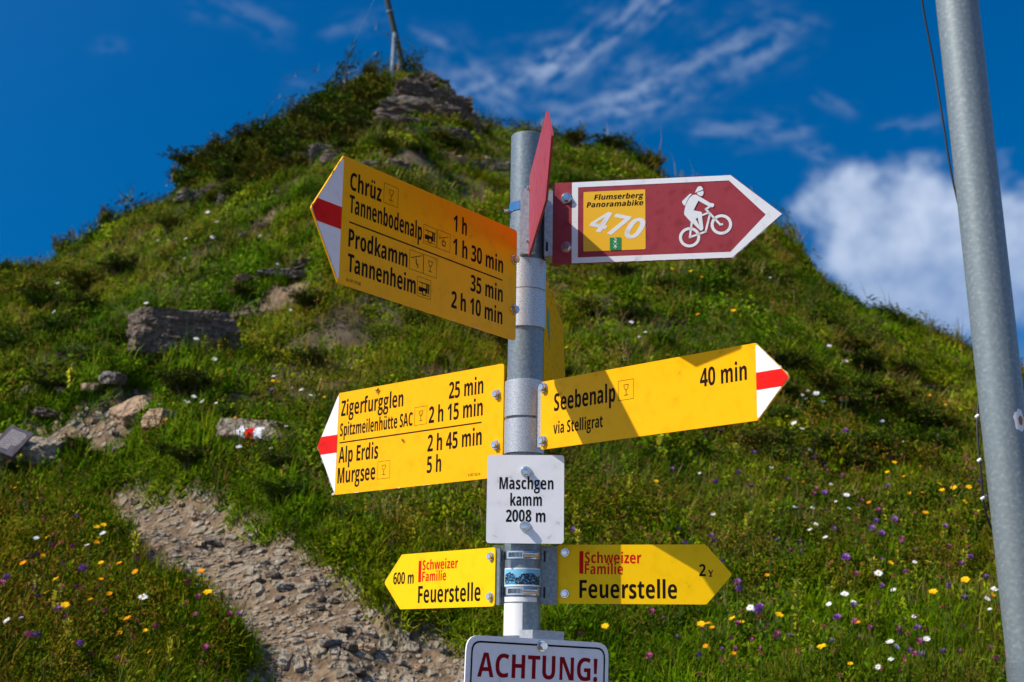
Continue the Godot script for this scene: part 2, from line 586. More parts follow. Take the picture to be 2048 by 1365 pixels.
# ------------------------------------------------------------------ rocks
func rock_mesh(seed_: int, size: Vector3, n := 7, planes := 14, rough := .06, boxy := .75) -> ArrayMesh:
	# a block cut by random planes; strata and noise roughen its skin
	var g := RandomNumberGenerator.new()
	g.seed = seed_
	var cut: Array = []
	for s in [Vector3.RIGHT, Vector3.LEFT, Vector3.UP, Vector3.DOWN, Vector3.FORWARD, Vector3.BACK]:
		cut.append([(s + Vector3(g.randfn(0, .14), g.randfn(0, .10), g.randfn(0, .14))).normalized(), boxy * g.randf_range(.86, 1.06)])
	for i in planes:
		var v := Vector3(g.randfn(), g.randfn() * .8, g.randfn()).normalized()
		cut.append([v, g.randf_range(.86, 1.12)])
	var nn := FastNoiseLite.new()
	nn.seed = seed_
	nn.frequency = 1.3
	nn.fractal_octaves = 4
	var faces := [[Vector3.RIGHT, Vector3.UP, Vector3.BACK], [Vector3.LEFT, Vector3.UP, Vector3.FORWARD], [Vector3.UP, Vector3.BACK, Vector3.RIGHT], [Vector3.DOWN, Vector3.FORWARD, Vector3.RIGHT], [Vector3.BACK, Vector3.UP, Vector3.LEFT], [Vector3.FORWARD, Vector3.UP, Vector3.RIGHT]]
	var st := new_st()
	st.set_smooth_group(-1)
	for f in faces:
		var w: Vector3 = f[0]
		var u: Vector3 = f[1]
		var v: Vector3 = w.cross(u)
		var gridp: Array = []
		for i in n + 1:
			for j in n + 1:
				var d := (w + u * tan((i / float(n) - .5) * PI * .5) + v * tan((j / float(n) - .5) * PI * .5)).normalized()
				var r := 9.0
				for c in cut:
					var dd: float = d.dot(c[0])
					if dd > .02: r = minf(r, c[1] / dd)
				r = minf(r, 1.35)
				var p := d * r
				p += d * rough * 2.6 * nn.get_noise_3d(p.x * 2.2, p.y * 3.0, p.z * 2.2)
				gridp.append(p * size * .5)
		for i in n:
			for j in n:
				var a: Vector3 = gridp[i * (n + 1) + j]
				var b: Vector3 = gridp[(i + 1) * (n + 1) + j]
				var c: Vector3 = gridp[(i + 1) * (n + 1) + j + 1]
				var e: Vector3 = gridp[i * (n + 1) + j + 1]
				for q in [a, c, b, a, e, c]:
					st.add_vertex(q)
	st.generate_normals()
	return st.commit()

func put_rock(called: String, label: String, mesh: Mesh, m: Material, p: Vector3, rot: Vector3, sink: float, category := "rock", group := "") -> MeshInstance3D:
	var o := obj(called, mesh, m)
	o.position = p - Vector3(0, sink, 0)
	o.rotation = rot
	tag(o, label, category, group)
	return o

# ------------------------------------------------------------------ plants
func blade(st: SurfaceTool, p: Vector3, dir: Vector3, length: float, width: float, bend: float, col: Color) -> void:
	var side := dir.cross(Vector3.UP).normalized() * width * .5
	if side.length() < 1e-5: side = Vector3(width * .5, 0, 0)
	var q := p
	var d := (Vector3.UP + dir * .25).normalized()
	var prev_l := q - side
	var prev_r := q + side
	for k in 2:
		d = (d + dir * bend * (.4 + .75 * k) - Vector3(0, bend * .35 * k, 0)).normalized()
		q += d * length / 2.0
		var w := .82 if k == 0 else .06
		var l2 := q - side * w
		var r2 := q + side * w
		var n := side.cross(d).normalized()
		if n.y < 0: n = -n
		for v in [prev_l, l2, r2, prev_l, r2, prev_r]:
			st.set_color(col)
			st.set_normal(n)
			st.add_vertex(v)
		prev_l = l2
		prev_r = r2

func tuft_patch(seed_: int, tufts: int, blades: int, length: float, width: float, cols: Array, bend := .55, size := .5) -> ArrayMesh:
	# a square metre's share of sward: many tufts of a few blades each
	var g := RandomNumberGenerator.new()
	g.seed = seed_
	var st := new_st()
	for k in tufts:
		var ca := g.randf() * TAU
		var cr := pow(g.randf(), .65) * size
		var centre := Vector3(cos(ca) * cr, -.02, sin(ca) * cr)
		var c0: Color = cols[g.randi() % cols.size()] * g.randf_range(.8, 1.2)
		var tall := g.randf_range(.55, 1.2)
		for i in blades:
			var a := g.randf() * TAU
			var dir := Vector3(cos(a), 0, sin(a))
			blade(st, centre + dir * g.randf() * .035, dir, length * tall * g.randf_range(.55, 1.1), width * g.randf_range(.7, 1.3), bend * g.randf_range(.3, 1.4), c0 * g.randf_range(.8, 1.2))
	return st.commit()

func leaf(st: SurfaceTool, p: Vector3, d: Vector3, up: Vector3, length: float, width: float, col: Color) -> void:
	var s := d.cross(up).normalized() * width * .5
	var n := s.cross(d).normalized()
	if n.dot(up) < 0: n = -n
	var m := p + d * length * .45 + n * length * .06
	var e := p + d * length
	for v in [p, m - s, e, p, e, m + s]:
		st.set_color(col)
		st.set_normal(n)
		st.add_vertex(v)

func herb_patch(seed_: int, clumps: int, n: int, radius: float, height: float, ll: float, lw: float, cols: Array, size := .5) -> ArrayMesh:
	# low leafy clumps spread over a patch
	var g := RandomNumberGenerator.new()
	g.seed = seed_
	var st := new_st()
	for k in clumps:
		var ca := g.randf() * TAU
		var cr := pow(g.randf(), .65) * size
		var centre := Vector3(cos(ca) * cr, -.015, sin(ca) * cr)
		var rad := radius * g.randf_range(.5, 1.3)
		var hh := height * g.randf_range(.5, 1.3)
		var c0: Color = cols[g.randi() % cols.size()] * g.randf_range(.8, 1.2)
		for i in n:
			var a := g.randf() * TAU
			var rr := sqrt(g.randf()) * rad
			var p := centre + Vector3(cos(a) * rr, hh * (1.0 - rr * rr / rad / rad) * g.randf_range(.3, 1.0), sin(a) * rr)
			var d := Vector3(cos(a + g.randfn(0, .9)), g.randf_range(-.2, .9), sin(a + g.randfn(0, .9))).normalized()
			var up := (Vector3.UP + Vector3(g.randfn(0, .35), 0, g.randfn(0, .35))).normalized()
			leaf(st, p, d, up, ll * g.randf_range(.6, 1.25), lw * g.randf_range(.7, 1.2), c0 * g.randf_range(.75, 1.25))
	return st.commit()

func bush_parts(seed_: int, w: float, h: float, twigs: int, ll: float, lw: float, cols: Array, spiky := false) -> Array:
	# [foliage mesh, stem mesh]: twigs that leave a few stems, each ringed with leaves
	var g := RandomNumberGenerator.new()
	g.seed = seed_
	var fo := new_st()
	var sm := new_st()
	var stems: Array = []
	for i in 7:
		var a := TAU * i / 7.0 + g.randf()
		var lean := g.randf_range(.1, .8)
		var tip := Vector3(cos(a) * w * .42 * lean, h * g.randf_range(.55, .95), sin(a) * w * .42 * lean)
		var mid := tip * .5 + Vector3(g.randfn(0, .04), h * .06, g.randfn(0, .04)) * w
		tube(sm, [Vector3(0, -.15, 0), mid, tip], [.018 * w + .006, .011 * w + .004, .004], 5)
		stems.append([mid, tip])
	for i in twigs:
		var s: Array = stems[g.randi() % stems.size()]
		var from: Vector3 = (s[0] as Vector3).lerp(s[1], g.randf_range(-.5, 1.0))
		var a := g.randf() * TAU
		var d := Vector3(cos(a), g.randf_range(.1, 1.2) if not spiky else g.randf_range(.7, 2.2), sin(a)).normalized()
		var len_ := w * g.randf_range(.12, .34)
		var to := from + d * len_
		tube(sm, [from, to], [.004, .0015], 3)
		var c0: Color = cols[g.randi() % cols.size()]
		for k in 16:
			var t := g.randf_range(.25, 1.05)
			var b := g.randf() * TAU
			var out := (d * .55 + (Basis(d, b) * d.cross(Vector3(.3, .9, .2)).normalized())).normalized()
			leaf(fo, from.lerp(to, t), out, (out.cross(d) + Vector3.UP * .6).normalized(), ll * g.randf_range(.7, 1.3), lw * g.randf_range(.7, 1.2), c0 * g.randf_range(.7, 1.3))
	return [fo.commit(), sm.commit()]

func disc_flower(seed_: int, petals: int, r: float, pw: float, pc: Color, cc: Color, stem_h: float, cup: float) -> ArrayMesh:
	var g := RandomNumberGenerator.new()
	g.seed = seed_
	var st := new_st()
	var sc := Color(.06, .11, .02)
	tube(st, [Vector3(0, -.04, 0), Vector3(.006, stem_h * .5, .004), Vector3(0, stem_h, 0)], .0017, 4, sc)
	var tilt := Basis(Vector3(1, 0, 0), .62)
	var c := Vector3(0, stem_h, 0)
	for i in petals:
		var a := TAU * i / petals + g.randfn(0, .05)
		var d := tilt * Vector3(cos(a), cup + g.randfn(0, .08), sin(a)).normalized()
		leaf(st, c + d * r * .18, d, tilt * Vector3.UP, r * g.randf_range(.78, .9), pw, pc * g.randf_range(.92, 1.05))
	for i in 10:
		var a := TAU * i / 10.0
		var b := TAU * (i + 1) / 10.0
		for v in [Vector3(0, r * .16, 0), Vector3(cos(a) * r * .30, r * .06, sin(a) * r * .30), Vector3(cos(b) * r * .30, r * .06, sin(b) * r * .30)]:
			st.set_color(cc)
			st.set_normal(tilt * Vector3(v.x * 8.0, 1.0, v.z * 8.0).normalized())
			st.add_vertex(c + tilt * v)
	return st.commit()

func ball_flower(seed_: int, r: float, flatness: float, n: int, pc: Color, stem_h: float) -> ArrayMesh:
	var g := RandomNumberGenerator.new()
	g.seed = seed_
	var st := new_st()
	tube(st, [Vector3(0, -.04, 0), Vector3(-.005, stem_h * .5, .004), Vector3(0, stem_h, 0)], .0016, 4, Color(.06, .11, .02))
	var c := Vector3(0, stem_h, 0)
	for i in n:
		var a := i * 2.39996
		var y := 1.0 - 1.55 * (i + .5) / n
		var s := sqrt(maxf(0.0, 1.0 - y * y))
		var d := Vector3(cos(a) * s, y * flatness, sin(a) * s).normalized()
		leaf(st, c + d * r * .25, d, d.cross(Vector3(.2, .1, 1)).normalized(), r * g.randf_range(.75, 1.05), r * .42, pc * g.randf_range(.7, 1.3))
	return st.commit()

func spike_flower(seed_: int, h: float, pc: Color) -> ArrayMesh:
	var g := RandomNumberGenerator.new()
	g.seed = seed_
	var st := new_st()
	tube(st, [Vector3(0, -.04, 0), Vector3(0, h, 0)], .0018, 4, Color(.09, .12, .02))
	for i in 26:
		var t := g.randf_range(.45, 1.0)
		var a := g.randf() * TAU
		var d := Vector3(cos(a), .5, sin(a)).normalized()
		leaf(st, Vector3(0, h * t, 0), d, Vector3.UP, .018, .010, (pc if g.randf() < .6 else Color(.16, .22, .03)) * g.randf_range(.8, 1.2))
	return st.commit()

func clear_of_trail(x: float, z: float, rad: float) -> bool:
	if trail_mask(x, z) > .25: return false
	for k in 6:
		var a := TAU * k / 6.0
		if trail_mask(x + cos(a) * rad, z + sin(a) * rad) > .35: return false
	return true

func scatter(called: String, label: String, category: String, meshes: Array, count: int, seed_: int, r_lo: float, tint: Callable, s0: float, accept: Callable, opt := {}) -> void:
	# one mass of plants (or chips): opt.rad is a patch's own radius, fitted between the edges of the trail
	var g := RandomNumberGenerator.new()
	g.seed = seed_
	var rad: float = opt.get("rad", 0.0)
	var grow: float = opt.get("grow", .85)
	var tall: float = opt.get("tall", .30)
	var span: float = opt.get("span", 30.0)
	var bufs: Array = []
	for m in meshes: bufs.append(PackedFloat32Array())
	var made := 0
	var tries := 0
	while made < count and tries < count * opt.get("tries", 4):
		tries += 1
		var th := g.randf_range(-span, span)
		var rmax := dense(table_r, th) + 1.2
		var r := r_lo * pow(rmax / r_lo, pow(g.randf(), .85))
		var x := sin(th / DEG) * r
		var z := -cos(th / DEG) * r
		if not accept.call(x, z, r, g.randf()): continue
		var s := s0 * pow(maxf(r, 3.5) / 6.0, grow) * g.randf_range(.7, 1.3)
		var v := s0 * float(opt.get("high", 1.3)) * pow(maxf(r, 3.5) / 6.0, tall) * g.randf_range(.75, 1.25)
		if rad > 0.0 and r < 24.0:
			var fit := 1.0
			while fit > .1 and not clear_of_trail(x, z, rad * s * fit * .6): fit *= .5
			if fit <= .1: continue
			s *= fit
			v *= lerpf(.75, 1.0, fit)
		var c: Color = tint.call(x, z, g)
		var e := maxf(.06, rad * s * .5)
		var y := ground(x, z)
		var gx := (ground(x + e, z) - ground(x - e, z)) / (2.0 * e)
		var gz := (ground(x, z + e) - ground(x, z - e)) / (2.0 * e)
		gx = clampf(gx, -2.2, 2.2)
		gz = clampf(gz, -2.2, 2.2)
		var a := g.randf() * TAU
		var bx := Vector3(cos(a), cos(a) * gx + sin(a) * gz, sin(a)) * s
		var bz := Vector3(-sin(a), -sin(a) * gx + cos(a) * gz, cos(a)) * s
		var lean := Vector3(-gx, 1.0, -gz).normalized()
		var by := (Vector3(g.randfn(0, .07), .8, g.randfn(0, .07)) + lean * float(opt.get("lean", 1.0))).normalized() * v
		bufs[made % meshes.size()].append_array([bx.x, by.x, bz.x, x, bx.y, by.y, bz.y, y, bx.z, by.z, bz.z, z, c.r, c.g, c.b, 1.0])
		made += 1
	var root: Node3D = null
	for k in meshes.size():
		var mm := MultiMesh.new()
		mm.transform_format = MultiMesh.TRANSFORM_3D
		mm.use_colors = true
		mm.mesh = meshes[k]
		mm.instance_count = bufs[k].size() / 16
		mm.buffer = bufs[k]
		var o := MultiMeshInstance3D.new()
		o.multimesh = mm
		o.material_override = M.leaf if category != "gravel" else M.rock_lichen
		if meshes.size() == 1:
			o.name = numbered(called)
			add_child(o)
			tag(o, label, category, "", "stuff")
		else:
			if root == null:
				root = Node3D.new()
				root.name = numbered(called)
				add_child(root)
				tag(root, label, category, "", "stuff")
			o.name = "sward"
			o.set_meta("kind", "stuff")
			root.add_child(o, true)

# ------------------------------------------------------------------ sky
func cloud_dir(px: float, py: float) -> Vector2:
	var d := ray(px, py)
	return Vector2(atan2(d.x, -d.z) * DEG, asin(d.y) * DEG)

func make_sky() -> PanoramaSkyMaterial:
	var w := 3072
	var h := 1536
	var cov := PackedFloat32Array()
	cov.resize(w * h)
	var fb := FastNoiseLite.new()
	fb.seed = 5
	fb.noise_type = FastNoiseLite.TYPE_SIMPLEX_SMOOTH
	fb.frequency = 1.0
	fb.fractal_octaves = 5
	var g := RandomNumberGenerator.new()
	g.seed = 77
	var streaks: Array = []      # [a, b, half width in degrees, density]
	for s in [[880, 185, 1130, 130, .9, .42], [1100, 145, 1330, -20, 1.0, .44], [1090, 245, 1290, 205, .8, .40], [1240, 195, 1540, 85, 1.05, .42], [900, 110, 1010, 190, .8, .26], [1400, 255, 1600, 265, .55, .30], [1780, 262, 1860, 240, .4, .22], [410, 5, 560, 50, .6, .15], [200, 95, 240, 100, .3, .14], [660, 60, 760, 40, .4, .15], [840, 65, 900, 85, .35, .25], [600, 185, 700, 170, .55, .14], [1610, 300, 1680, 330, .35, .25], [1640, 190, 1700, 220, .3, .16], [1520, 20, 1640, 60, .4, .16]]:
		streaks.append([cloud_dir(s[0], s[1]), cloud_dir(s[2], s[3]), s[4], s[5]])
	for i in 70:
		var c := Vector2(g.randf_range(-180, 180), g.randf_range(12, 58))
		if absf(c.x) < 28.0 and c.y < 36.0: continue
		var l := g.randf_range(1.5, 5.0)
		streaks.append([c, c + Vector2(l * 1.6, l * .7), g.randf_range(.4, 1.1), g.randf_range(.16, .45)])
	for s in streaks:
		var a: Vector2 = s[0]
		var b: Vector2 = s[1]
		var rad: float = s[2] * .8
		var lo := Vector2(minf(a.x, b.x), minf(a.y, b.y)) - Vector2.ONE * rad * 3.2
		var hi := Vector2(maxf(a.x, b.x), maxf(a.y, b.y)) + Vector2.ONE * rad * 3.2
		for iy in range(maxi(0, int((90.0 - hi.y) / 180.0 * h)), mini(h - 1, int((90.0 - lo.y) / 180.0 * h)) + 1):
			var el := 90.0 - (iy + .5) / h * 180.0
			for ix in range(int(floor(lo.x / 360.0 * w)), int(ceil(hi.x / 360.0 * w))):
				var az := (ix + .5) / w * 360.0
				var p := Vector2(az, el)
				var q := Geometry2D.get_closest_point_to_segment(p, a, b)
				var t := (b - a).normalized()
				var along := (p - a).dot(t)
				var across := (p - a).cross(t)
				var wob := fb.get_noise_2d(along * .30 + a.x, across * .5 + a.y)
				var d := absf(across - wob * rad * 1.2) / rad
				var over := maxf(maxf(-along, along - a.distance_to(b)), 0.0) / rad
				d = sqrt(d * d + over * over * .6)
				if d > 2.6: continue
				var fil := fb.get_noise_2d(along * .35 + 40.0 + a.x, across * 1.5 + a.y)
				var v: float = s[3] * exp(-d * d * .9) * smoothstep(-.45, .55, fil + .5 * fb.get_noise_2d(az * .9, el * 1.4))
				var k := iy * w + posmod(ix, w)
				cov[k] = minf(.42, cov[k] + v * .52)
	# heaped clouds: puffs [px, py, radius in pixels]
	var puffs := [[1640, 400, 62], [1690, 365, 50], [1740, 400, 70], [1800, 440, 85], [1850, 385, 60], [1700, 460, 75], [1900, 430, 85], [1980, 440, 80], [2060, 450, 90], [1780, 520, 85], [1880, 540, 95], [1980, 530, 90], [2080, 520, 90], [1700, 530, 55], [1820, 590, 70], [1720, 590, 45], [1790, 630, 60], [1900, 620, 75], [2000, 600, 80], [1870, 665, 50], [1950, 480, 80], [2160, 470, 90]]
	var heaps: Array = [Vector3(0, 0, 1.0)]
	for i in 14:  # clouds outside the view, their number raised to add fill light
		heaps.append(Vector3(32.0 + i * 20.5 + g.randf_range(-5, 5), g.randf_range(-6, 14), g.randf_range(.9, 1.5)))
	for hp in heaps:
		var base := cloud_dir(1850, 480)
		var list: Array = []
		var lo := Vector2(999, 999)
		var hi := Vector2(-999, -999)
		for p in puffs:
			var c: Vector2 = (cloud_dir(p[0], p[1]) - base) * hp.z + base + Vector2(hp.x, hp.y)
			var r: float = p[2] / FOCAL * DEG * hp.z
			list.append([c, r])
			lo = Vector2(minf(lo.x, c.x - r * 1.8), minf(lo.y, c.y - r * 1.8))
			hi = Vector2(maxf(hi.x, c.x + r * 1.8), maxf(hi.y, c.y + r * 1.8))
		for iy in range(maxi(0, int((90.0 - hi.y) / 180.0 * h)), mini(h / 2, int((90.0 - lo.y) / 180.0 * h)) + 1):
			var el := 90.0 - (iy + .5) / h * 180.0
			for ix in range(int(floor(lo.x / 360.0 * w)), int(ceil(hi.x / 360.0 * w))):
				var az := (ix + .5) / w * 360.0
				var sum := 0.0
				for c in list:
					var d2: float = Vector2(az, el).distance_squared_to(c[0]) / (c[1] * c[1])
					if d2 < 4.0: sum += exp(-d2 * 1.35)
				if sum < .05: continue
				var n := fb.get_noise_2d(az * .42 + 31.0, el * .5) * .75 + fb.get_noise_2d(az * 1.7, el * 1.9 + 4.0) * .12
				var v := smoothstep(.12, 1.6, sum + n * .85) * .80 * clampf(.80 + .5 * n, .3, 1.0) * lerpf(.5, 1.0, smoothstep(base.y - 4.5, base.y + 1.0, el - hp.y))
				var k := iy * w + posmod(ix, w)
				cov[k] = maxf(cov[k], v)
	var data := PackedFloat32Array()
	data.resize(w * h * 3)
	for iy in h:
		var el := 90.0 - (iy + .5) / h * 180.0
		var e := maxf(el, 0.0)
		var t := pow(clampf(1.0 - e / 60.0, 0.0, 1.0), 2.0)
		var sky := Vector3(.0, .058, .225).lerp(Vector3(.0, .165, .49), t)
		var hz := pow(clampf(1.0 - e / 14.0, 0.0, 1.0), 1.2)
		sky = sky.lerp(Vector3(.58, .70, .84), hz * .92)  # horizon band whitened further to add fill light
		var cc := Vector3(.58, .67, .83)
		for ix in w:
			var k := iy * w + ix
			# clear air is brighter towards and opposite the sun, whitish close to it; strengthened to fill shadows
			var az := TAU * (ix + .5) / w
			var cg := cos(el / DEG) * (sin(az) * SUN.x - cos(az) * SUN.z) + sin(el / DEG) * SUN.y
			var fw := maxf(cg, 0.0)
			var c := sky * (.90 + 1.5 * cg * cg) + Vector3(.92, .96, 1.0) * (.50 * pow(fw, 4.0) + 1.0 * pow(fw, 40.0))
			if cov[k] > 0.0: c = c.lerp(cc, cov[k])
			data[k * 3] = c.x
			data[k * 3 + 1] = c.y
			data[k * 3 + 2] = c.z
	var im := Image.create_from_data(w, h, false, Image.FORMAT_RGBF, data.to_byte_array())
	var m := PanoramaSkyMaterial.new()
	m.panorama = ImageTexture.create_from_image(im)
	return m

# ------------------------------------------------------------------ signs
func arrow(d: float, length: float, tip: float, half: float) -> PackedVector2Array:
	# outline of a pointed panel; d = 1 points to local +x
	return round_poly([Vector2(0, half), Vector2(d * length, half), Vector2(d * (length + tip), 0), Vector2(d * length, -half), Vector2(0, -half)], [.007, .004, .006, .004, .007])

func hiking_sign(label: String, pos: Vector3, yaw: float, d: float, length: float, tip: float, height: float, stripe: float, m: Material, bolts: Array, called := "hiking_sign") -> Node3D:
	var t := thing(called, label, "sign", pos, yaw)
	var half := height * .5
	obj("panel", slab(arrow(d, length, tip, half), -.003, 0.0), m, t)
	obj("white_tip", sheet([round_poly([Vector2(d * length * 1.0, half - .0004), Vector2(d * (length + tip - .0012), 0), Vector2(d * length, -half + .0004)], [.003, .005, .003])], .0004), M.white, t)
	var u := 1.0 - stripe / half
	obj("red_stripe", sheet([round_poly([Vector2(d * length, stripe), Vector2(d * (length + tip * u - .0005), stripe), Vector2(d * (length + tip - .0015), 0), Vector2(d * (length + tip * u - .0005), -stripe), Vector2(d * length, -stripe)], [0, .002, .005, .002, 0])], .0008), M.red, t)
	for b in bolts:
		obj("bolt", bolt_mesh(.0066, .0085), M.steel, t).position = Vector3(b.x, b.y, 0)
	return t

func chips(t: Node3D, a: Vector2, b: Vector2, n: int, seed_: int, m: Material, deep := .003) -> void:
	# paint flaked off along an edge: small ragged scraps of bare metal or grime
	var g := RandomNumberGenerator.new()
	g.seed = seed_
	var inward := Vector2(-(b - a).y, (b - a).x).normalized()
	var polys: Array = []
	for i in n:
		var c := a.lerp(b, g.randf())
		var l := g.randf_range(.0012, .006)
		var d := g.randf_range(.0005, deep)
		var u := (b - a).normalized()
		polys.append(PackedVector2Array([c - u * l, c - u * l * .4 + inward * d * g.randf_range(.5, 1.0), c + u * l * .2 + inward * d, c + u * l * .7 + inward * d * g.randf_range(.2, .7), c + u * l]))
	obj("flaked_paint", sheet(polys, .0011), m, t).set_meta("kind", "stuff")

func bar(parent: Node3D, x0: float, x1: float, y: float, th: float) -> void:
	obj("dividing_line", sheet([PackedVector2Array([Vector2(x0, y - th), Vector2(x0, y + th), Vector2(x1, y + th), Vector2(x1, y - th)])], .0002), M.ink, parent)

func rect(x0: float, y0: float, x1: float, y1: float) -> PackedVector2Array:
	return PackedVector2Array([Vector2(x0, y0), Vector2(x0, y1), Vector2(x1, y1), Vector2(x1, y0)])

func build_signs() -> void:
	var t: Node3D
	# four-line sign in the shade, pointing left towards the camera
	t = hiking_sign("shaded four-line arrow sign naming Chrüz and Tannenheim, topmost hiking sign", Vector3(.0059, EYE + .6192, -2.2483), deg_to_rad(53.8), -1.0, .4282, .0613, .1910, .0166, M.yellow, [Vector2(-.0078, .0429), Vector2(-.0066, -.0437)])
	for a in [["Chrüz", -.4126, -.3444, .0482], ["Tannenbodenalp", -.4122, -.2485, .0140], ["Prodkamm", -.4110, -.2804, -.0371], ["Tannenheim", -.4107, -.2592, -.0741], ["1 h", -.1713, -.1373, .0502], ["1 h 30 min", -.1712, -.0383, .0118], ["35 min", -.1245, -.0379, -.0377], ["2 h 10 min", -.1723, -.0379, -.0754]]:
		letters(t, a[0], a[1], a[2], a[3], .0266, M.ink)
	letters(t, "16.747 / 07.08", -.4127, -.3819, -.0890, .0042, M.ink)
	bar(t, -.4113, -.0394, -.0006, .0011)
	for a in [["glass", -.3390, .0804, -.3068, .0498], ["bus", -.2445, .0407, -.2133, .0110], ["cable", -.2110, .0413, -.1791, .0116], ["lift", -.2754, -.0075, -.2431, -.0375], ["glass", -.2424, -.0067, -.2103, -.0376], ["bus", -.2554, -.0448, -.2234, -.0750]]:
		icon(t, a[0], a[1], a[2], a[3], a[4])
	chips(t, Vector2(-.4282, -.0945), Vector2(-.4880, -.002), 34, 71, M.cast, .0032)
	chips(t, Vector2(-.4885, .002), Vector2(-.4290, .0945), 8, 72, M.rust, .002)
	chips(t, Vector2(0, -.0950), Vector2(-.42, -.0950), 9, 73, M.cast, .0015)
	# sunlit four-line sign
	t = hiking_sign("bright yellow four-line arrow sign naming Zigerfurgglen and Murgsee", Vector3(-.0133, EYE + .4124, -2.3687), deg_to_rad(-42.9), -1.0, .4386, .0592, .1983, .0175, M.yellow, [Vector2(-.0146, .0462), Vector2(-.0150, -.0429)])
	for a in [["Zigerfurgglen", -.4306, -.2544, .0524, .0300], ["Spitzmeilenhütte SAC", -.4314, -.2276, .0133, .0245], ["25 min", -.1344, -.0488, .0519, .0298], ["2 h 15 min", -.1848, -.0492, .0128, .0298], ["Alp Erdis", -.4321, -.3190, -.0387, .0297], ["Murgsee", -.4328, -.3250, -.0780, .0295], ["2 h 45 min", -.1860, -.0503, -.0390, .0298], ["5 h", -.1861, -.1496, -.0776, .0298], ["6.747 / 02.10", -.0811, -.0519, -.0920, .0044]]:
		letters(t, a[0], a[1], a[2], a[3], a[4], M.ink)
	bar(t, -.4317, -.0514, .0006, .0012)
	icon(t, "glass", -.2224, .0459, -.1901, .0126)
	icon(t, "glass", -.3190, -.0458, -.2851, -.0784)
	chips(t, Vector2(-.4386, -.0985), Vector2(-.4970, -.002), 10, 74, M.cast, .002)
	chips(t, Vector2(-.01, -.0988), Vector2(-.43, -.0988), 8, 75, M.white, .0012)
	obj("bracket_arm", box_mesh(Vector3(-.005, -.052, -.010), Vector3(.026, .054, -.004)), M.cast, t)
	for f in [["small black fly resting on the yellow sign's upper edge", Vector2(-.3244, .0905), 1.0, .6], ["tiny brown fly sitting below the sign's dividing line", Vector2(-.2513, -.0112), .72, 2.4]]:
		var fly := thing("fly", f[0], "fly", t.transform * Vector3(f[1].x, f[1].y, .0012), 0.0)
		fly.basis = t.basis * Basis(Vector3(0, 0, 1), f[3]) * Basis.from_scale(Vector3.ONE * f[2])
		var st := new_st()
		for e in [[Vector3(0, 0, .0015), Vector3(.0024, .0017, .0015)], [Vector3(.0030, 0, .0015), Vector3(.0013, .0014, .0012)], [Vector3(-.0030, 0, .0014), Vector3(.0022, .0014, .0012)]]:
			var xf := Transform3D(Basis.from_scale(e[1]), e[0])
			lathe([Vector2(.01, -1), Vector2(.6, -.8), Vector2(1, 0), Vector2(.6, .8), Vector2(.01, 1)], 10, true, st, xf)
		obj("body", st.commit(), M.ink, fly)
		for s in [-1.0, 1.0]:
			obj("wing", sheet([PackedVector2Array([Vector2(.001, s * .0008), Vector2(-.004, s * .0042), Vector2(-.0062, s * .0030), Vector2(-.003, s * .0006)])], .0030), M.rust, fly)
			var lg := new_st()
			for k in 3:
				tube(lg, [Vector3(.0015 - k * .0015, s * .001, .001), Vector3(.003 - k * .003, s * .0032, .0018), Vector3(.004 - k * .004, s * .0045, -.0008)], .00025, 4)
			obj("legs", lg.commit(), M.ink, fly)
	# two-line sign on the right
	t = hiking_sign("yellow two-line arrow sign reading Seebenalp, 40 min, crossed by a slanting shadow", Vector3(.0498, EYE + .4068, -2.2939), deg_to_rad(-45.6), 1.0, .4371, .0575, .1149, .0128, M.yellow, [Vector2(.0072, .0467), Vector2(.0072, -.0431)])
	letters(t, "Seebenalp", .0308, .1651, .0043, .0285, M.ink)
	letters(t, "via Stelligrat", .0294, .1385, -.0342, .0195, M.ink)
	letters(t, "40 min", .3344, .4203, .0049, .0278, M.ink)
	icon(t, "glass", .1720, .0356, .2033, .0041)
	obj("bracket_arm", box_mesh(Vector3(-.020, -.052, -.012), Vector3(.014, .052, -.004)), M.cast, t)
	chips(t, Vector2(.4938, -.002), Vector2(.4375, -.0568), 16, 76, M.rust, .0022)
	chips(t, Vector2(.4375, .0568), Vector2(.4938, .002), 7, 77, M.cast, .0016)
	# weathered sign that points away behind the post
	t = thing("hiking_sign", "weathered yellow arrow sign pointing away behind the post, seen almost edge-on", "sign", Vector3(.0560, EYE + .573, -2.368), deg_to_rad(82.6))
	obj("panel", slab(arrow(1.0, .36, .055, .097), -.003, 0.0), M.oldyellow, t)
	obj("sticker_scrap", sheet([PackedVector2Array([Vector2(.05, .02), Vector2(.055, .055), Vector2(.085, .05), Vector2(.10, -.01)])], .0006), M.green, t)
	obj("bracket_arm", box_mesh(Vector3(-.012, -.05, -.012), Vector3(.03, .05, -.004)), M.cast, t)
	# mountain bike sign, burgundy with a white frame
	t = thing("bike_route_sign", "burgundy arrow sign with white frame, yellow 470 sticker and white mountain biker", "sign", Vector3(.0674, EYE + .7508, -2.3177), deg_to_rad(-10.5))
	obj("panel", slab(round_poly([Vector2(0, .0743), Vector2(.3085, .0743), Vector2(.3938, 0), Vector2(.3085, -.0743), Vector2(0, -.0743)], [.003, .003, .004, .003, .003]), -.0035, 0.0), M.burgundy, t)
	obj("white_frame", sheet([PackedVector2Array([Vector2(.0340, .0735), Vector2(.3078, .0735), Vector2(.3926, 0), Vector2(.3078, -.0735), Vector2(.0340, -.0735), Vector2(.0340, -.0001), Vector2(.0448, -.0001), Vector2(.0448, -.0635), Vector2(.3050, -.0635), Vector2(.3655, 0), Vector2(.3655, .0001), Vector2(.3050, .0640), Vector2(.0448, .0640), Vector2(.0448, .0001), Vector2(.0340, .0001)])], .0004), M.ink_white, t)
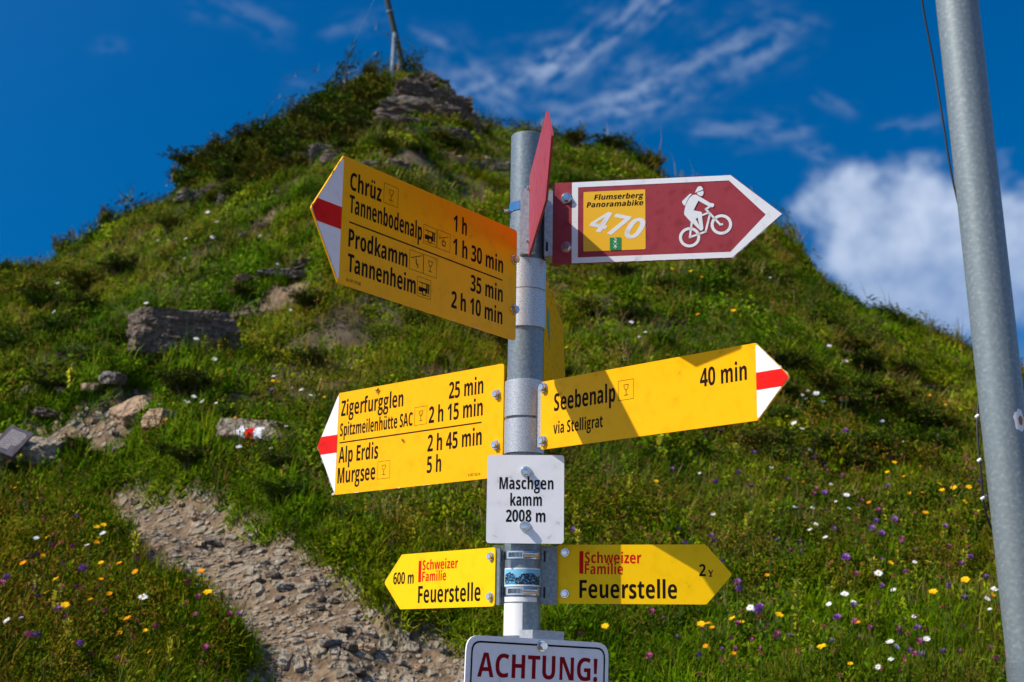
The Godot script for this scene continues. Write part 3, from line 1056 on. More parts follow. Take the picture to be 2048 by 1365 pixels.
	obj("yellow_sticker", sheet([round_poly([Vector2(.0542, .0549), Vector2(.1618, .0549), Vector2(.1618, -.0532), Vector2(.0542, -.0532)], .002)], .0004), M.sticker, t)
	letters(t, "Flumserberg", .0729, .1571, .0396, .0094, M.ink, .00054, true, .2)
	letters(t, "Panoramabike", .0597, .1574, .0263, .0094, M.ink, .00054, true, .2)
	letters(t, "470", .0600, .1490, -.0140, .0385, M.ink_white, .00054, true, .30, -.25, "route_number")
	obj("green_sticker", sheet([rect(.1003, -.0525, .1193, -.0303)], .0012), M.green, t)
	var gl: Array = [rect(.108, -.0325, .110, -.031), rect(.110, -.0345, .112, -.0325)]
	gl.append(PackedVector2Array([Vector2(.1068, -.0368), Vector2(.1128, -.0368), Vector2(.1098, -.0405)]))
	gl.append(PackedVector2Array([Vector2(.1068, -.0470), Vector2(.1128, -.0470), Vector2(.1098, -.0430)]))
	gl += stroke([Vector2(.1068, -.0408), Vector2(.1078, -.0418), Vector2(.1068, -.0428)], .0007)
	gl += stroke([Vector2(.1128, -.0408), Vector2(.1118, -.0418), Vector2(.1128, -.0428)], .0007)
	gl += stroke([Vector2(.1068, -.0354), Vector2(.1128, -.0354)], .0006)
	gl += stroke([Vector2(.1068, -.0484), Vector2(.1128, -.0484)], .0006)
	gl += stroke([Vector2(.1098, -.0484), Vector2(.1098, -.0508)], .0007)
	obj("sticker_symbols", sheet(gl, .0016), M.ink_white, t)
	var bike: Array = []
	bike += ring(Vector2(.2368, -.0350), .0130, .0180)
	bike += ring(Vector2(.2908, -.0145), .0130, .0181)
	bike += stroke([Vector2(.2444, -.0017), Vector2(.2692, .0075)], .0034)
	bike += stroke([Vector2(.2722, .0187), Vector2(.2650, .0141), Vector2(.2697, .0085), Vector2(.2888, -.0144), Vector2(.2918, -.0141)], .0036)
	bike += stroke([Vector2(.2715, .0035), Vector2(.2640, -.0261), Vector2(.2533, -.0296), Vector2(.2372, -.0349), Vector2(.2406, -.0104)], .0036)
	obj("bicycle_pictogram", sheet(bike, .0006), M.ink_white, t)
	var rider: Array = []
	for s in [[.2470, .0444, .2489, .0490, .2508, .0529, .2532, .0556, .2560, .0559, .2588, .0548, .2602, .0524, .2610, .0494, .2540, .0468], [.2502, .0442, .2549, .0458, .2611, .0475, .2619, .0439, .2609, .0400, .2586, .0376, .2562, .0380, .2530, .0399, .2507, .0425], [.2247, .0298, .2376, .0424, .2395, .0432, .2415, .0419, .2370, .0371, .2331, .0299, .2299, .0221, .2279, .0227, .2256, .0263], [.2307, .0216, .2336, .0289, .2375, .0357, .2432, .0405, .2488, .0409, .2539, .0377, .2723, .0251, .2751, .0242, .2779, .0239, .2795, .0209, .2783, .0179, .2759, .0166, .2731, .0180, .2685, .0196, .2526, .0298, .2440, .0128, .2572, .0095, .2583, .0080, .2586, -.0009, .2603, -.0176, .2602, -.0211, .2580, -.0241, .2550, -.0238, .2534, -.0218, .2534, -.0139, .2510, -.0005, .2475, -.0025, .2532, -.0142, .2530, -.0217, .2424, -.0100, .2394, -.0079, .2286, .0054, .2280, .0094, .2293, .0162]]:
		var pv := PackedVector2Array()
		for i in range(0, s.size(), 2): pv.append(Vector2(s[i], s[i + 1]))
		rider.append(pv)
	obj("rider_pictogram", sheet(rider, .0009), M.ink_white, t)
	for y in [.0455, -.0440]:
		obj("bolt", bolt_mesh(.0072, .0070), M.steel, t).position = Vector3(.0245, y, 0)
	obj("bracket_arm", box_mesh(Vector3(-.022, -.058, -.012), Vector3(.030, .060, -.0045)), M.bracket, t)
	chips(t, Vector2(.3925, -.001), Vector2(.3085, -.0738), 14, 78, M.cast, .0022)
	chips(t, Vector2(.3085, -.0738), Vector2(.04, -.0738), 16, 79, M.cast, .0016)
	chips(t, Vector2(.018, .034), Vector2(.036, .036), 12, 80, M.rust, .004)
	# its twin, which points at the viewer
	t = thing("bike_route_sign", "plain burgundy arrow sign pointing forward from the post top, seen edge-on", "sign", Vector3(.0256, EYE + .7510, -2.2826), deg_to_rad(-85.9))
	obj("panel", slab(round_poly([Vector2(0, .0715), Vector2(.2991, .0715), Vector2(.3790, 0), Vector2(.2991, -.0715), Vector2(0, -.0715)], [.003, .003, .004, .003, .003]), -.0035, 0.0), M.burgundy, t)
	obj("bracket_arm", box_mesh(Vector3(-.016, -.060, -.0105), Vector3(.030, .062, -.0045)), M.bracket, t)
	for y in [.047, -.047]:
		obj("bolt", bolt_mesh(.0045, .0045), M.steel, t).position = Vector3(.012, y, 0)
	# place name plate
	t = thing("place_name_plate", "small white square plate reading Maschgenkamm 2008 m, bolted to the post", "sign", Vector3(-.0376, EYE + .2671, -2.2943), deg_to_rad(-4.1))
	obj("panel", slab(round_poly([Vector2(0, .0727), Vector2(.1271, .0727), Vector2(.1271, -.0727), Vector2(0, -.0727)], .006), -.003, 0.0), M.plate, t)
	letters(t, "Maschgen", .0205, .1095, .0160, .0196, M.ink)
	letters(t, "kamm", .0388, .0907, -.0113, .0196, M.ink)
	letters(t, "2008 m", .0320, .0968, -.0378, .0196, M.ink)
	for p in [Vector2(.0640, .0452), Vector2(.0633, -.0443)]:
		obj("bolt", bolt_mesh(.0066, .0095), M.steel, t).position = Vector3(p.x, p.y, 0)
	# two fire place signs
	t = thing("fireplace_sign", "small lemon-yellow arrow sign reading 600 m Feuerstelle, fully sunlit", "sign", Vector3(-.0221, EYE + .1424, -2.3270), deg_to_rad(-48.3))
	obj("panel", slab(arrow(-1.0, .2542, .0502, .0482), -.0025, 0.0), M.lemon, t)
	letters(t, "600 m", -.2768, -.2176, -.0042, .0206, M.ink)
	letters(t, "Schweizer", -.1935, -.0963, .0182, .0165, M.redink, .00014, true)
	letters(t, "Familie", -.1935, -.1275, -.0015, .0165, M.redink, .00014, true)
	letters(t, "Feuerstelle", -.2037, -.0359, -.0382, .0289, M.ink, .00014, true)
	obj("red_bar", sheet([rect(-.2045, -.0025, -.1968, .0347)], .0002), M.redink, t)
	for y in [.0335, -.0320]:
		obj("bolt", bolt_mesh(.0056, .0065), M.steel, t).position = Vector3(-.0104, y, 0)
	obj("bracket_arm", box_mesh(Vector3(-.020, -.046, -.006), Vector3(.008, .046, -.0026)), M.galv, t)
	t = thing("fireplace_sign", "small yellow arrow sign reading 2 Feuerstelle, mostly in shade", "sign", Vector3(.0796, EYE + .1489, -2.3389), deg_to_rad(-12.0))
	obj("panel", slab(arrow(1.0, .2462, .0426, .0482), -.0025, 0.0), M.lemon, t)
	letters(t, "Schweizer", .0475, .1409, .0178, .0178, M.redink, .00014, true)
	letters(t, "Familie", .0475, .1108, -.0002, .0170, M.redink, .00014, true)
	letters(t, "Feuerstelle", .0387, .1989, -.0388, .0290, M.ink, .00014, true)
	letters(t, "2", .2354, .2461, -.0029, .0188, M.ink, .00014, true)
	obj("worn_letter", sheet(stroke([Vector2(.2512, .0060), Vector2(.2542, .0012), Vector2(.2536, -.0030)], .0022) + stroke([Vector2(.2572, .0060), Vector2(.2542, .0012)], .0016) + stroke([Vector2(.2520, -.0030), Vector2(.2556, -.0030)], .0014), .0002), M.ink, t)
	obj("red_bar", sheet([rect(.0384, .0004, .0452, .0376)], .0002), M.redink, t)
	for y in [.0355, -.0322]:
		obj("bolt", bolt_mesh(.0056, .0060), M.steel, t).position = Vector3(.0142, y, 0)
	# warning sign cut by the lower frame edge
	t = thing("warning_sign", "white warning sign with black border reading ACHTUNG! in dark red", "sign", Vector3(.046, EYE + .02, -2.268), deg_to_rad(34.0))
	t.rotation.z = deg_to_rad(-1.45)
	obj("panel", slab(round_poly([Vector2(-.1315, .0222), Vector2(.1457, .0222), Vector2(.1457, -.240), Vector2(-.1315, -.240)], .024), -.003, 0.0), M.plate, t)
	var o1 := round_poly([Vector2(-.1212, .0126), Vector2(.1368, .0126), Vector2(.1368, -.230), Vector2(-.1212, -.230)], .016)
	obj("black_border", sheet(stroke(Array(o1), .0028, true), .0005), M.ink, t)
	letters(t, "ACHTUNG!", -.1098, .1230, -.0402, .0358, M.darkred, .00014, true)
	obj("bolt", bolt_mesh(.0072, .0085), M.steel, t).position = Vector3(.0103, .0112, 0)
	obj("bracket_arm", box_mesh(Vector3(-.006, -.02, -.040), Vector3(.056, .036, -.0031)), M.bracket, t)

func build_post() -> void:
	var foot := ground(.0232, -2.3332)
	var t := thing("signpost", "galvanised steel signpost carrying all the arrow signs and plates", "post", Vector3(.0232, foot, -2.3332))
	var yy := func(h: float) -> float: return EYE + h - foot
	obj("pole", lathe([Vector2(.0302, -.3), Vector2(.0302, yy.call(.9155)), Vector2(.0296, yy.call(.9165)), Vector2(.0285, yy.call(.9165)), Vector2(.0284, yy.call(.88)), Vector2(.0001, yy.call(.88))], 48), M.galv, t)
	for c in [[.6309, .6843], [.5631, .6303], [.4085, .4712], [.3464, .4046]]:
		var y0: float = yy.call(c[0])
		var y1: float = yy.call(c[1])
		obj("collar", lathe([Vector2(.0302, y0), Vector2(.0332, y0), Vector2(.0340, y0 + .0008), Vector2(.0340, y1 - .0008), Vector2(.0332, y1), Vector2(.0302, y1)], 48), M.cast, t)
	# channel that carries the two bike signs
	obj("channel", box_mesh(Vector3(-.012, yy.call(.688), .0285), Vector3(.014, yy.call(.806), .0400)), M.bracket, t)
	obj("channel", box_mesh(Vector3(.030, yy.call(.688), -.010), Vector3(.044, yy.call(.806), .030)), M.bracket, t)
	obj("slot", box_mesh(Vector3(.0325, yy.call(.696), .0295), Vector3(.0365, yy.call(.712), .0305)), M.slot, t)
	var cl := obj("pipe_clip", lathe([Vector2(.0303, yy.call(.772)), Vector2(.0316, yy.call(.772)), Vector2(.0316, yy.call(.788)), Vector2(.0303, yy.call(.788))], 40), M.bluetag, t)
	var sc := obj("screw", capsule_tube([Vector3(-.028, yy.call(.776), .006), Vector3(-.042, yy.call(.774), .012)], .0032, 10), M.steel, cl)
	# wings of the lower bracket, with slots for the hose clamps
	obj("bracket_wing", box_mesh(Vector3(-.0500, yy.call(.0990), -.004), Vector3(-.0290, yy.call(.1945), 0.000)), M.galv, t)
	obj("bracket_wing", box_mesh(Vector3(.0290, yy.call(.0990), -.004), Vector3(.0570, yy.call(.1945), 0.000)), M.galv, t)
	for h in [.1770, .1180]:
		for x in [-.0355, .0365]:
			obj("slot", box_mesh(Vector3(x - .0016, yy.call(h - .009), -.0005), Vector3(x + .0016, yy.call(h + .009), .0006)), M.slot, t)
	for h in [.1772, .1184]:
		var y: float = yy.call(h)
		var hc := obj("hose_clamp", lathe([Vector2(.0303, y - .0062), Vector2(.0316, y - .0062), Vector2(.0316, y + .0062), Vector2(.0303, y + .0062)], 40), M.steel, t)
		obj("screw_housing", capsule_tube([Vector3(.001, y + .001, .0345), Vector3(.003, y + .001, .0350), Vector3(.016, y + .001, .0345), Vector3(.022, y + .001, .031)], [.0035, .0068, .0068, .0055], 14), M.steel, hc)
		var st := new_st()
		for k in 11:
			var a := deg_to_rad(-46.0 + k * 4.2)
			var c := Vector3(sin(a) * .0318, y, cos(a) * .0318)
			box(st, c - Vector3(.0006, .0038, .0004), c + Vector3(.0006, .0038, .0005))
		obj("thread_slots", st.commit(), M.slot, hc)
	# stickers
	var w := 128
	var im := Image.create(w, 64, false, Image.FORMAT_RGB8)
	var n2 := FastNoiseLite.new()
	n2.seed = 8
	n2.frequency = .05
	for x in w:
		var top := 18.0 + 16.0 * absf(sin(x * .052 + .5)) + 6.0 * n2.get_noise_1d(x)
		for y in 64:
			var c := Color(.42, .72, .85)
			if y > 50.0 - top: c = Color(.02, .09, .16)
			if y > 50.0 - top and n2.get_noise_2d(x * 1.6, y * 2.2) > .16: c = Color(.05, .42, .60)
			if x < 44 and y > 60.0 - x * .5 + n2.get_noise_2d(x, y) * 18.0: c = Color(.10, .55, .72)
			if n2.get_noise_2d(x * 2.4 + 90.0, y * 3.0) > .40: c = Color(.80, .90, .94)
			if x < 4 or x > 123 or y < 5 or y > 57: c = Color(.86, .88, .88)
			im.set_pixel(x, y, c)
	var sm := mat(Color.WHITE, .4)
	sm.albedo_texture = ImageTexture.create_from_image(im)
	obj("blue_sticker", arc_patch(.0306, -1.30, 1.28, yy.call(.1262), yy.call(.1560)), sm, t)
	obj("white_sticker", arc_patch(.0305, -1.35, .02, yy.call(.0475), yy.call(.0991)), M.paper, t)
	obj("sticker_strip", arc_patch(.0305, -1.25, .9, yy.call(.1015), yy.call(.1090)), M.paper, t)

# ------------------------------------------------------------------ the tall pole at the right
func build_pole() -> void:
	var foot := Vector3(1.2072, EYE - .019, -3.29)
	var top := Vector3(1.1312, EYE + 1.6848, -3.29)
	var ax := (top - foot).normalized()
	var g0 := ground(1.25, -3.29) - .3
	var base := foot + ax * ((g0 - foot.y) / ax.y)
	var t := thing("lift_pole", "thick galvanised steel pole leaning left, beside the meadow", "pole", Vector3(base.x, g0 + .3, base.z))
	var l0 := base - t.position
	var l1 := base + ax * 4.6 - t.position
	obj("shaft", capsule_tube([l0, l1], .0525, 48), M.galv_pole, t)
	var s0 := foot + ax * -.06 - t.position
	obj("base_sleeve", capsule_tube([l0, s0 + ax * .105, s0 + ax * .1052], [.0555, .0555, .0526], 48), M.galv, t)
	var sp := foot + ax * .60 - t.position
	var pb := Basis(ax.cross(Vector3.BACK).normalized(), ax, Vector3.BACK)
	var patch := obj("sticker_remnant", oval_patch(.0531, .38, .30, .027, 5), M.paper, t)
	patch.transform = Transform3D(Basis(ax.cross(Vector3(0, 0, 1)).normalized(), ax, Vector3(0, 0, 1)), sp)
	var rst := obj("rust_spot", oval_patch(.0534, .44, .13, .012, 6), M.rust, patch)
	# thin cable that runs down behind the pole
	var pts: Array = []
	for p in [[1838, -60, 4.08], [1846, 10, 4.06], [1868, 130, 4.02], [1886, 240, 3.97], [1902, 340, 3.93], [1922, 430, 3.90], [1950, 560, 3.84], [1964, 720, 3.74], [1955, 850, 3.67], [1962, 940, 3.64], [1973, 1030, 3.64], [2010, 1110, 3.68], [2060, 1260, 3.68], [2075, 1400, 3.66]]:
		pts.append(ray(p[0], p[1]) * p[2] + Vector3(0, EYE, 0))
	pts.append(Vector3(pts[-1].x + .02, ground(pts[-1].x, pts[-1].z) - .05, pts[-1].z))
	var cv := Curve3D.new()
	for i in pts.size():
		var tan_: Vector3 = (pts[mini(i + 1, pts.size() - 1)] - pts[maxi(i - 1, 0)]) / 6.0
		cv.add_point(pts[i], -tan_, tan_)
	var fine: Array = []
	for i in 61: fine.append(cv.sample_baked(cv.get_baked_length() * i / 60.0, true))
	var c := obj("cable", capsule_tube(fine, .0030, 8), M.rubber)
	tag(c, "thin black cable hanging down along the thick steel pole", "cable")
	for k in [0.60, .655, .70]:
		var q: Vector3 = cv.sample_baked(cv.get_baked_length() * k, true)
		obj("clip", capsule_tube([q - Vector3(.005, .004, 0), q + Vector3(.003, .003, .001)], .0045, 8), M.paper, c)

# ------------------------------------------------------------------ things on the summit and the slope
func build_summit() -> void:
	var b := at(814, 160)
	var t := thing("summit_mast", "tall dark leaning mast with a pale steel strut on the summit", "mast", b)
	var d0 := b.distance_to(Vector3(0, EYE, 0))
	var tip := ray(765, -40) * (d0 * 1.02) + Vector3(0, EYE, 0) - b
	var lean := tip.normalized()
	obj("mast_tube", capsule_tube([-lean * .4, tip], [.070, .062], 14), M.mastdark, t)
	var s0 := at(781, 184) - b
	var s1 := ray(789, 68) * (d0 * 1.005) + Vector3(0, EYE, 0) - b
	obj("strut", capsule_tube([s0 - Vector3(0, .3, 0), s1], .046, 10), M.galv, t)
	for k in [.12, .42, .70]:
		obj("clamp_ring", capsule_tube([tip * k - lean * .02, tip * k + lean * .02], .077, 14), M.galv, t)
	var w0 := ray(762, -30) * (d0 * 1.02) + Vector3(0, EYE, 0)
	var w1 := at(617, 212)
	var gw := obj("guy_wire", capsule_tube([w0, (w0 + w1) * .5 - Vector3(0, .12, 0), w1 - Vector3(0, .1, 0)], .0022, 6), M.galv)
	tag(gw, "thin guy wire slanting down from the summit mast", "wire")
	var p := at(689, 190)
	var f := thing("fence_post", "short grey wooden post with a crossbar below the summit", "post", p)
	obj("upright", capsule_tube([Vector3(0, -.25, 0), Vector3(-.01, .62, 0)], [.026, .022], 8), M.wood, f)
	obj("crossbar", capsule_tube([Vector3(-.02, .42, .01), Vector3(.28, .50, .05)], [.018, .014], 8), M.wood, f)

func outcrop(called: String, label: String, slabs: Array, seed_: int, mats: Array) -> void:
	# slabs: [px, py, width, height, depth, turn]; one thing, each slab a part
	var g := RandomNumberGenerator.new()
	g.seed = seed_
	var o: Node3D = null
	for i in slabs.size():
		var s: Array = slabs[i]
		var p := at(s[0], s[1])
		if o == null: o = thing(called, label, "rock", p)
		var m := obj("slab", rock_mesh(seed_ * 31 + i, Vector3(s[2], s[3], s[4]), 12, 12, .09, .80), M[mats[i % mats.size()]], o)
		m.position = p - o.position - Vector3(0, s[3] * .24, 0)
		m.rotation = Vector3(g.randfn(0, .10), s[5] + g.randfn(0, .2), g.randfn(0, .10))

func build_rocks() -> void:
	outcrop("summit_outcrop", "layered brown rock outcrop crowning the summit under the mast", [[838, 150, 1.43, 0.53, 1.20, .1], [868, 170, 1.10, 0.50, 1.08, .5], [836, 172, 0.91, 0.33, 0.84, -.2], [850, 205, 1.56, 0.56, 1.08, .2], [893, 205, 0.91, 0.69, 0.96, .7], [815, 218, 1.17, 0.45, 0.84, -.3], [845, 240, 1.43, 0.50, 0.96, 0.0], [895, 245, 1.17, 0.75, 0.96, .6], [800, 258, 1.17, 0.50, 0.84, -.1], [860, 272, 1.04, 0.44, 0.72, .4], [905, 280, 0.78, 0.44, 0.72, .3], [790, 285, 0.78, 0.28, 0.60, 0.0], [925, 240, 0.59, 0.40, 0.72, .9], [770, 190, 0.45, 0.38, 0.42, .2], [745, 186, 0.22, 0.34, 0.22, .1]], 3, ["rock_brown", "rock_grey", "rock_brown", "rock_brown"])
	outcrop("rock_ledge", "grey rock ledge on the left ridge below the bushes", [[390, 390, 0.60, 0.19, 0.40, 0.1], [430, 385, 0.50, 0.22, 0.40, .3], [355, 402, 0.40, 0.12, 0.32, -.1], [465, 392, 0.40, 0.22, 0.32, .2], [410, 408, 0.48, 0.10, 0.32, 0.0]], 5, ["rock_grey", "rock_brown", "rock_grey"])
	outcrop("rock_ledge", "brown broken rock band right of the bushes above the topmost sign", [[600, 320, 0.48, 0.29, 0.40, .1], [640, 300, 0.40, 0.26, 0.32, .4], [575, 345, 0.40, 0.22, 0.32, -.2], [680, 318, 0.48, 0.22, 0.32, .2], [740, 332, 0.40, 0.19, 0.32, .2], [800, 335, 0.48, 0.19, 0.32, 0.0], [770, 348, 0.32, 0.13, 0.32, .4]], 7, ["rock_brown", "rock_grey", "rock_brown"])
	outcrop("rock_ledge", "pale tan rocks and scree beside the signpost top", [[905, 325, 0.48, 0.16, 0.40, .2], [940, 330, 0.40, 0.19, 0.32, -.2], [975, 322, 0.24, 0.22, 0.24, .4], [880, 312, 0.40, 0.13, 0.32, 0.0], [1005, 335, 0.32, 0.14, 0.28, .1]], 9, ["rock_ochre", "rock_grey", "rock_ochre"])
	outcrop("rock_steps", "low stepped rock ledges along the upper trail", [[540, 458, 0.34, 0.07, 0.24, .2], [520, 485, 0.29, 0.07, 0.22, 0.0], [490, 472, 0.16, 0.10, 0.16, .3], [575, 520, 0.40, 0.07, 0.24, .1], [610, 530, 0.37, 0.09, 0.24, -.1], [560, 545, 0.37, 0.06, 0.22, .2], [505, 562, 0.30, 0.06, 0.21, .1], [470, 585, 0.27, 0.06, 0.20, .3], [620, 545, 0.32, 0.06, 0.20, 0.0], [645, 590, 0.11, 0.22, 0.16, .4], [330, 570, 0.22, 0.09, 0.18, .2], [440, 505, 0.21, 0.09, 0.16, .1]], 11, ["rock_ochre", "rock_brown", "rock_grey"])
	outcrop("jutting_slab", "dark flat slab jutting from the right skyline", [[1672, 570, 0.34, 0.07, 0.32, .2], [1655, 572, 0.24, 0.09, 0.24, -.3]], 13, ["rock_brown"])
	# single rocks
	put_rock("boulder", "large dark brown block of rock embedded in the grass", rock_mesh(101, Vector3(.62, .34, .42), 14, 4, .04, .86), M.rock_brown, at(350, 715) + Vector3(0, .10, 0), Vector3(.05, .18, -.02), 0.0, "boulder")
	put_rock("boulder", "ochre slanted flat rock standing over bare earth", rock_mesh(103, Vector3(.26, .13, .20), 12, 8, .05), M.rock_ochre, at(268, 838) + Vector3(0, .02, 0), Vector3(.35, .5, .42), 0.0, "rock")
	put_rock("boulder", "rounded tan rock leaning on the ochre rock", rock_mesh(104, Vector3(.22, .14, .2), 12, 10, .05), M.rock_ochre, at(328, 850) + Vector3(0, .01, 0), Vector3(0, .9, -.2), 0.0, "rock")
	put_rock("boulder", "flat brown stone lying on the bare earth bank", rock_mesh(105, Vector3(.17, .06, .12), 10, 8, .05), M.rock_brown, at(97, 832) + Vector3(0, .01, 0), Vector3(.1, .2, -.1), 0.0, "rock")
	var pbase := at(55, 935)
	put_rock("plaque_boulder", "pale lichen-covered boulder that carries the slate plaque", rock_mesh(107, Vector3(.40, .22, .30), 14, 10, .05, .82), M.rock_lichen, pbase + Vector3(0, .045, -.02), Vector3(.28, .15, -.08), 0.0, "boulder")
	var pl := thing("slate_plaque", "grey slate plaque with worn pale lettering lying on boulder", "plaque", pbase + Vector3(-.045, .105, .118))
	pl.rotation = Vector3(-.62, .10, -.42)
	obj("slab", slab(rect(-.062, -.082, .062, .082), -.010, 0.0), M.slate, pl)
	var g := RandomNumberGenerator.new()
	g.seed = 12
	var marks: Array = []
	for row in 11:
		var x := -.042
		var y := .058 - row * .0108
		var end := .040 if row < 8 else .012
		while x < end:
			var l := g.randf_range(.004, .014)
			marks.append(rect(x, y - .0018, minf(x + l, end + .004), y + .0018))
			x += l + .0022
	obj("worn_lettering", sheet(marks, .0006), M.engraved, pl)
	# way mark painted on a stone
	var wm := at(510, 888) + Vector3(0, .035, 0)
	var ws := thing("waymark_stone", "flat grey-tan stone painted with a white-red-white way mark", "stone", wm)
	obj("stone", rock_mesh(109, Vector3(.40, .12, .22), 26, 8, .04), M.rock_lichen, ws).rotation = Vector3(.75, -.15, -.22)
	# brushed paint that follows the stone's own faces
	var host: MeshInstance3D = ws.get_child(0)
	var vs: PackedVector3Array = host.mesh.surface_get_arrays(0)[Mesh.ARRAY_VERTEX]
	for k in 3:
		var pst := new_st()
		for i in range(0, vs.size(), 3):
			var c := (vs[i] + vs[i + 1] + vs[i + 2]) / 3.0
			var nn := (vs[i + 2] - vs[i]).cross(vs[i + 1] - vs[i]).normalized()
			var w := host.basis * nn
			if w.z + w.y * .6 < .35 or absf(c.z - .045 + .012 * sin(c.x * 60.0)) > .036: continue
			var edge := .004 * sin(c.z * 90.0 + k)
			if c.x < -.070 + k * .036 + edge or c.x > -.034 + k * .036 + edge: continue
			for v in [vs[i], vs[i + 1], vs[i + 2]]:
				pst.set_normal(nn)
				pst.add_vertex(v + nn * .0022)
		var o := obj(["white_paint", "red_paint", "white_paint"][k], pst.commit(), M.red if k == 1 else M.white, host)
	# stones on the path, one by one
	var kinds: Array = []
	for i in 6: kinds.append(rock_mesh(200 + i, Vector3(1.0, [.55, .4, .62, .35, .5, .45][i], [.7, .8, .75, .6, .9, .7][i]), 4, 9, .08))
	var spots := [[400, 1040, 34], [495, 1105, 46], [505, 1080, 26], [425, 1090, 34], [397, 1092, 24], [270, 1008, 22], [285, 1022, 24], [330, 1000, 20], [620, 1165, 28], [545, 1155, 30], [530, 1128, 18], [570, 1178, 36], [590, 1075, 16], [470, 1132, 30], [450, 1140, 22], [660, 1292, 44], [735, 1302, 40], [700, 1298, 30], [620, 1215, 22], [640, 1220, 26], [655, 1235, 20], [690, 1262, 34], [640, 1200, 20], [560, 1200, 22], [600, 1240, 26], [820, 1252, 30], [770, 1305, 22], [800, 1330, 26], [840, 1340, 24], [720, 1350, 28], [690, 1335, 20], [890, 1305, 24], [655, 1145, 26], [610, 1130, 18], [575, 1100, 16], [440, 1062, 16], [365, 1012, 18], [310, 985, 16], [500, 1060, 14], [540, 1085, 18], [480, 1088, 16], [520, 1165, 20], [665, 1205, 22], [710, 1240, 18], [735, 1262, 16], [675, 1180, 16], [585, 1150, 16], [150, 850, 20], [190, 845, 18], [230, 870, 20], [260, 880, 18], [170, 870, 16], [300, 890, 20], [70, 825, 16], [240, 905, 16]]
	for i in spots.size():
		var s: Array = spots[i]
		var p := at(s[0], s[1])
		var size: float = 1.3 * s[2] / FOCAL * p.distance_to(Vector3(0, EYE, 0))
		var flat_ := i % 6
		var hue: String = ["ochre", "grey", "pale lichened", "dark brown"][(i * 7) % 4]
		var spot := "on the bare earth bank by the plaque" if s[1] < 950 else "on the dirt footpath"
		var o := put_rock("path_stone", hue + " loose stone lying " + spot, kinds[flat_], [M.rock_ochre, M.rock_grey, M.rock_lichen, M.rock_brown][(i * 7) % 4], p, Vector3(g.randfn(0, .12), g.randf() * TAU, g.randfn(0, .12)), -size * .06, "stone", hue + " stones " + spot)
		o.scale = Vector3.ONE * size
	scatter("path_rubble", "flat embedded stones and rubble strewn over the footpath", "gravel", [rock_mesh(310, Vector3(.070, .022, .050), 4, 8, .08), rock_mesh(311, Vector3(.055, .026, .045), 4, 8, .08)], 250, 312, 3.2, func(_x, _z, _g): return Color.WHITE, 1.0, func(x, z, r, _u): return r < 9.0 and trail_mask(x, z) > .5, {"grow": .2, "high": 1.0, "span": 22.0, "tries": 30})
	var k2 := 0
	for q in [[60, 802, 70], [150, 885, 60], [225, 765, 66], [305, 700, 60], [185, 780, 50], [20, 900, 60], [250, 905, 56], [470, 640, 56], [430, 655, 44], [205, 745, 44], [130, 790, 46], [330, 900, 40]]:
		var p := at(q[0], q[1])
		var size: float = q[2] / FOCAL * p.distance_to(Vector3(0, EYE, 0))
		var o := put_rock("half_buried_rock", "half-buried brown slab in the broken ground of the left slope", kinds[k2 % 6], [M.rock_brown, M.rock_ochre, M.rock_grey][k2 % 3], p, Vector3(g.randfn(.2, .12), g.randf() * TAU, g.randfn(0, .15)), -size * .10, "rock", "half-buried slabs on the left slope")
		o.scale = Vector3(size, size * .8, size)
		k2 += 1
	scatter("path_gravel", "fine gravel and stone chips strewn over the footpath", "gravel", [rock_mesh(300, Vector3(.026, .013, .019), 3, 6, .08)], 3600, 301, 3.2, func(_x, _z, gg): return Color.WHITE * gg.randf_range(.6, 1.3), 1.0, func(x, z, r, _u): return r < 9.0 and trail_mask(x, z) > .45, {"grow": .2, "high": 1.0, "span": 22.0, "tries": 20})

func zone(px: float, py: float) -> String:
	# where on the hillside something stands, told by what is near it
	if py < 420: return "in the thicket below the summit outcrop" if px < 800 else "on the skyline behind the signs"
	if px > 1130 and py > 760: return "in the meadow beside the steel pole"
	if px < 620 and py > 980: return "on the bank beside the footpath"
	if px < 620: return "among the rocks of the left slope"
	return "on the slope behind the signpost"

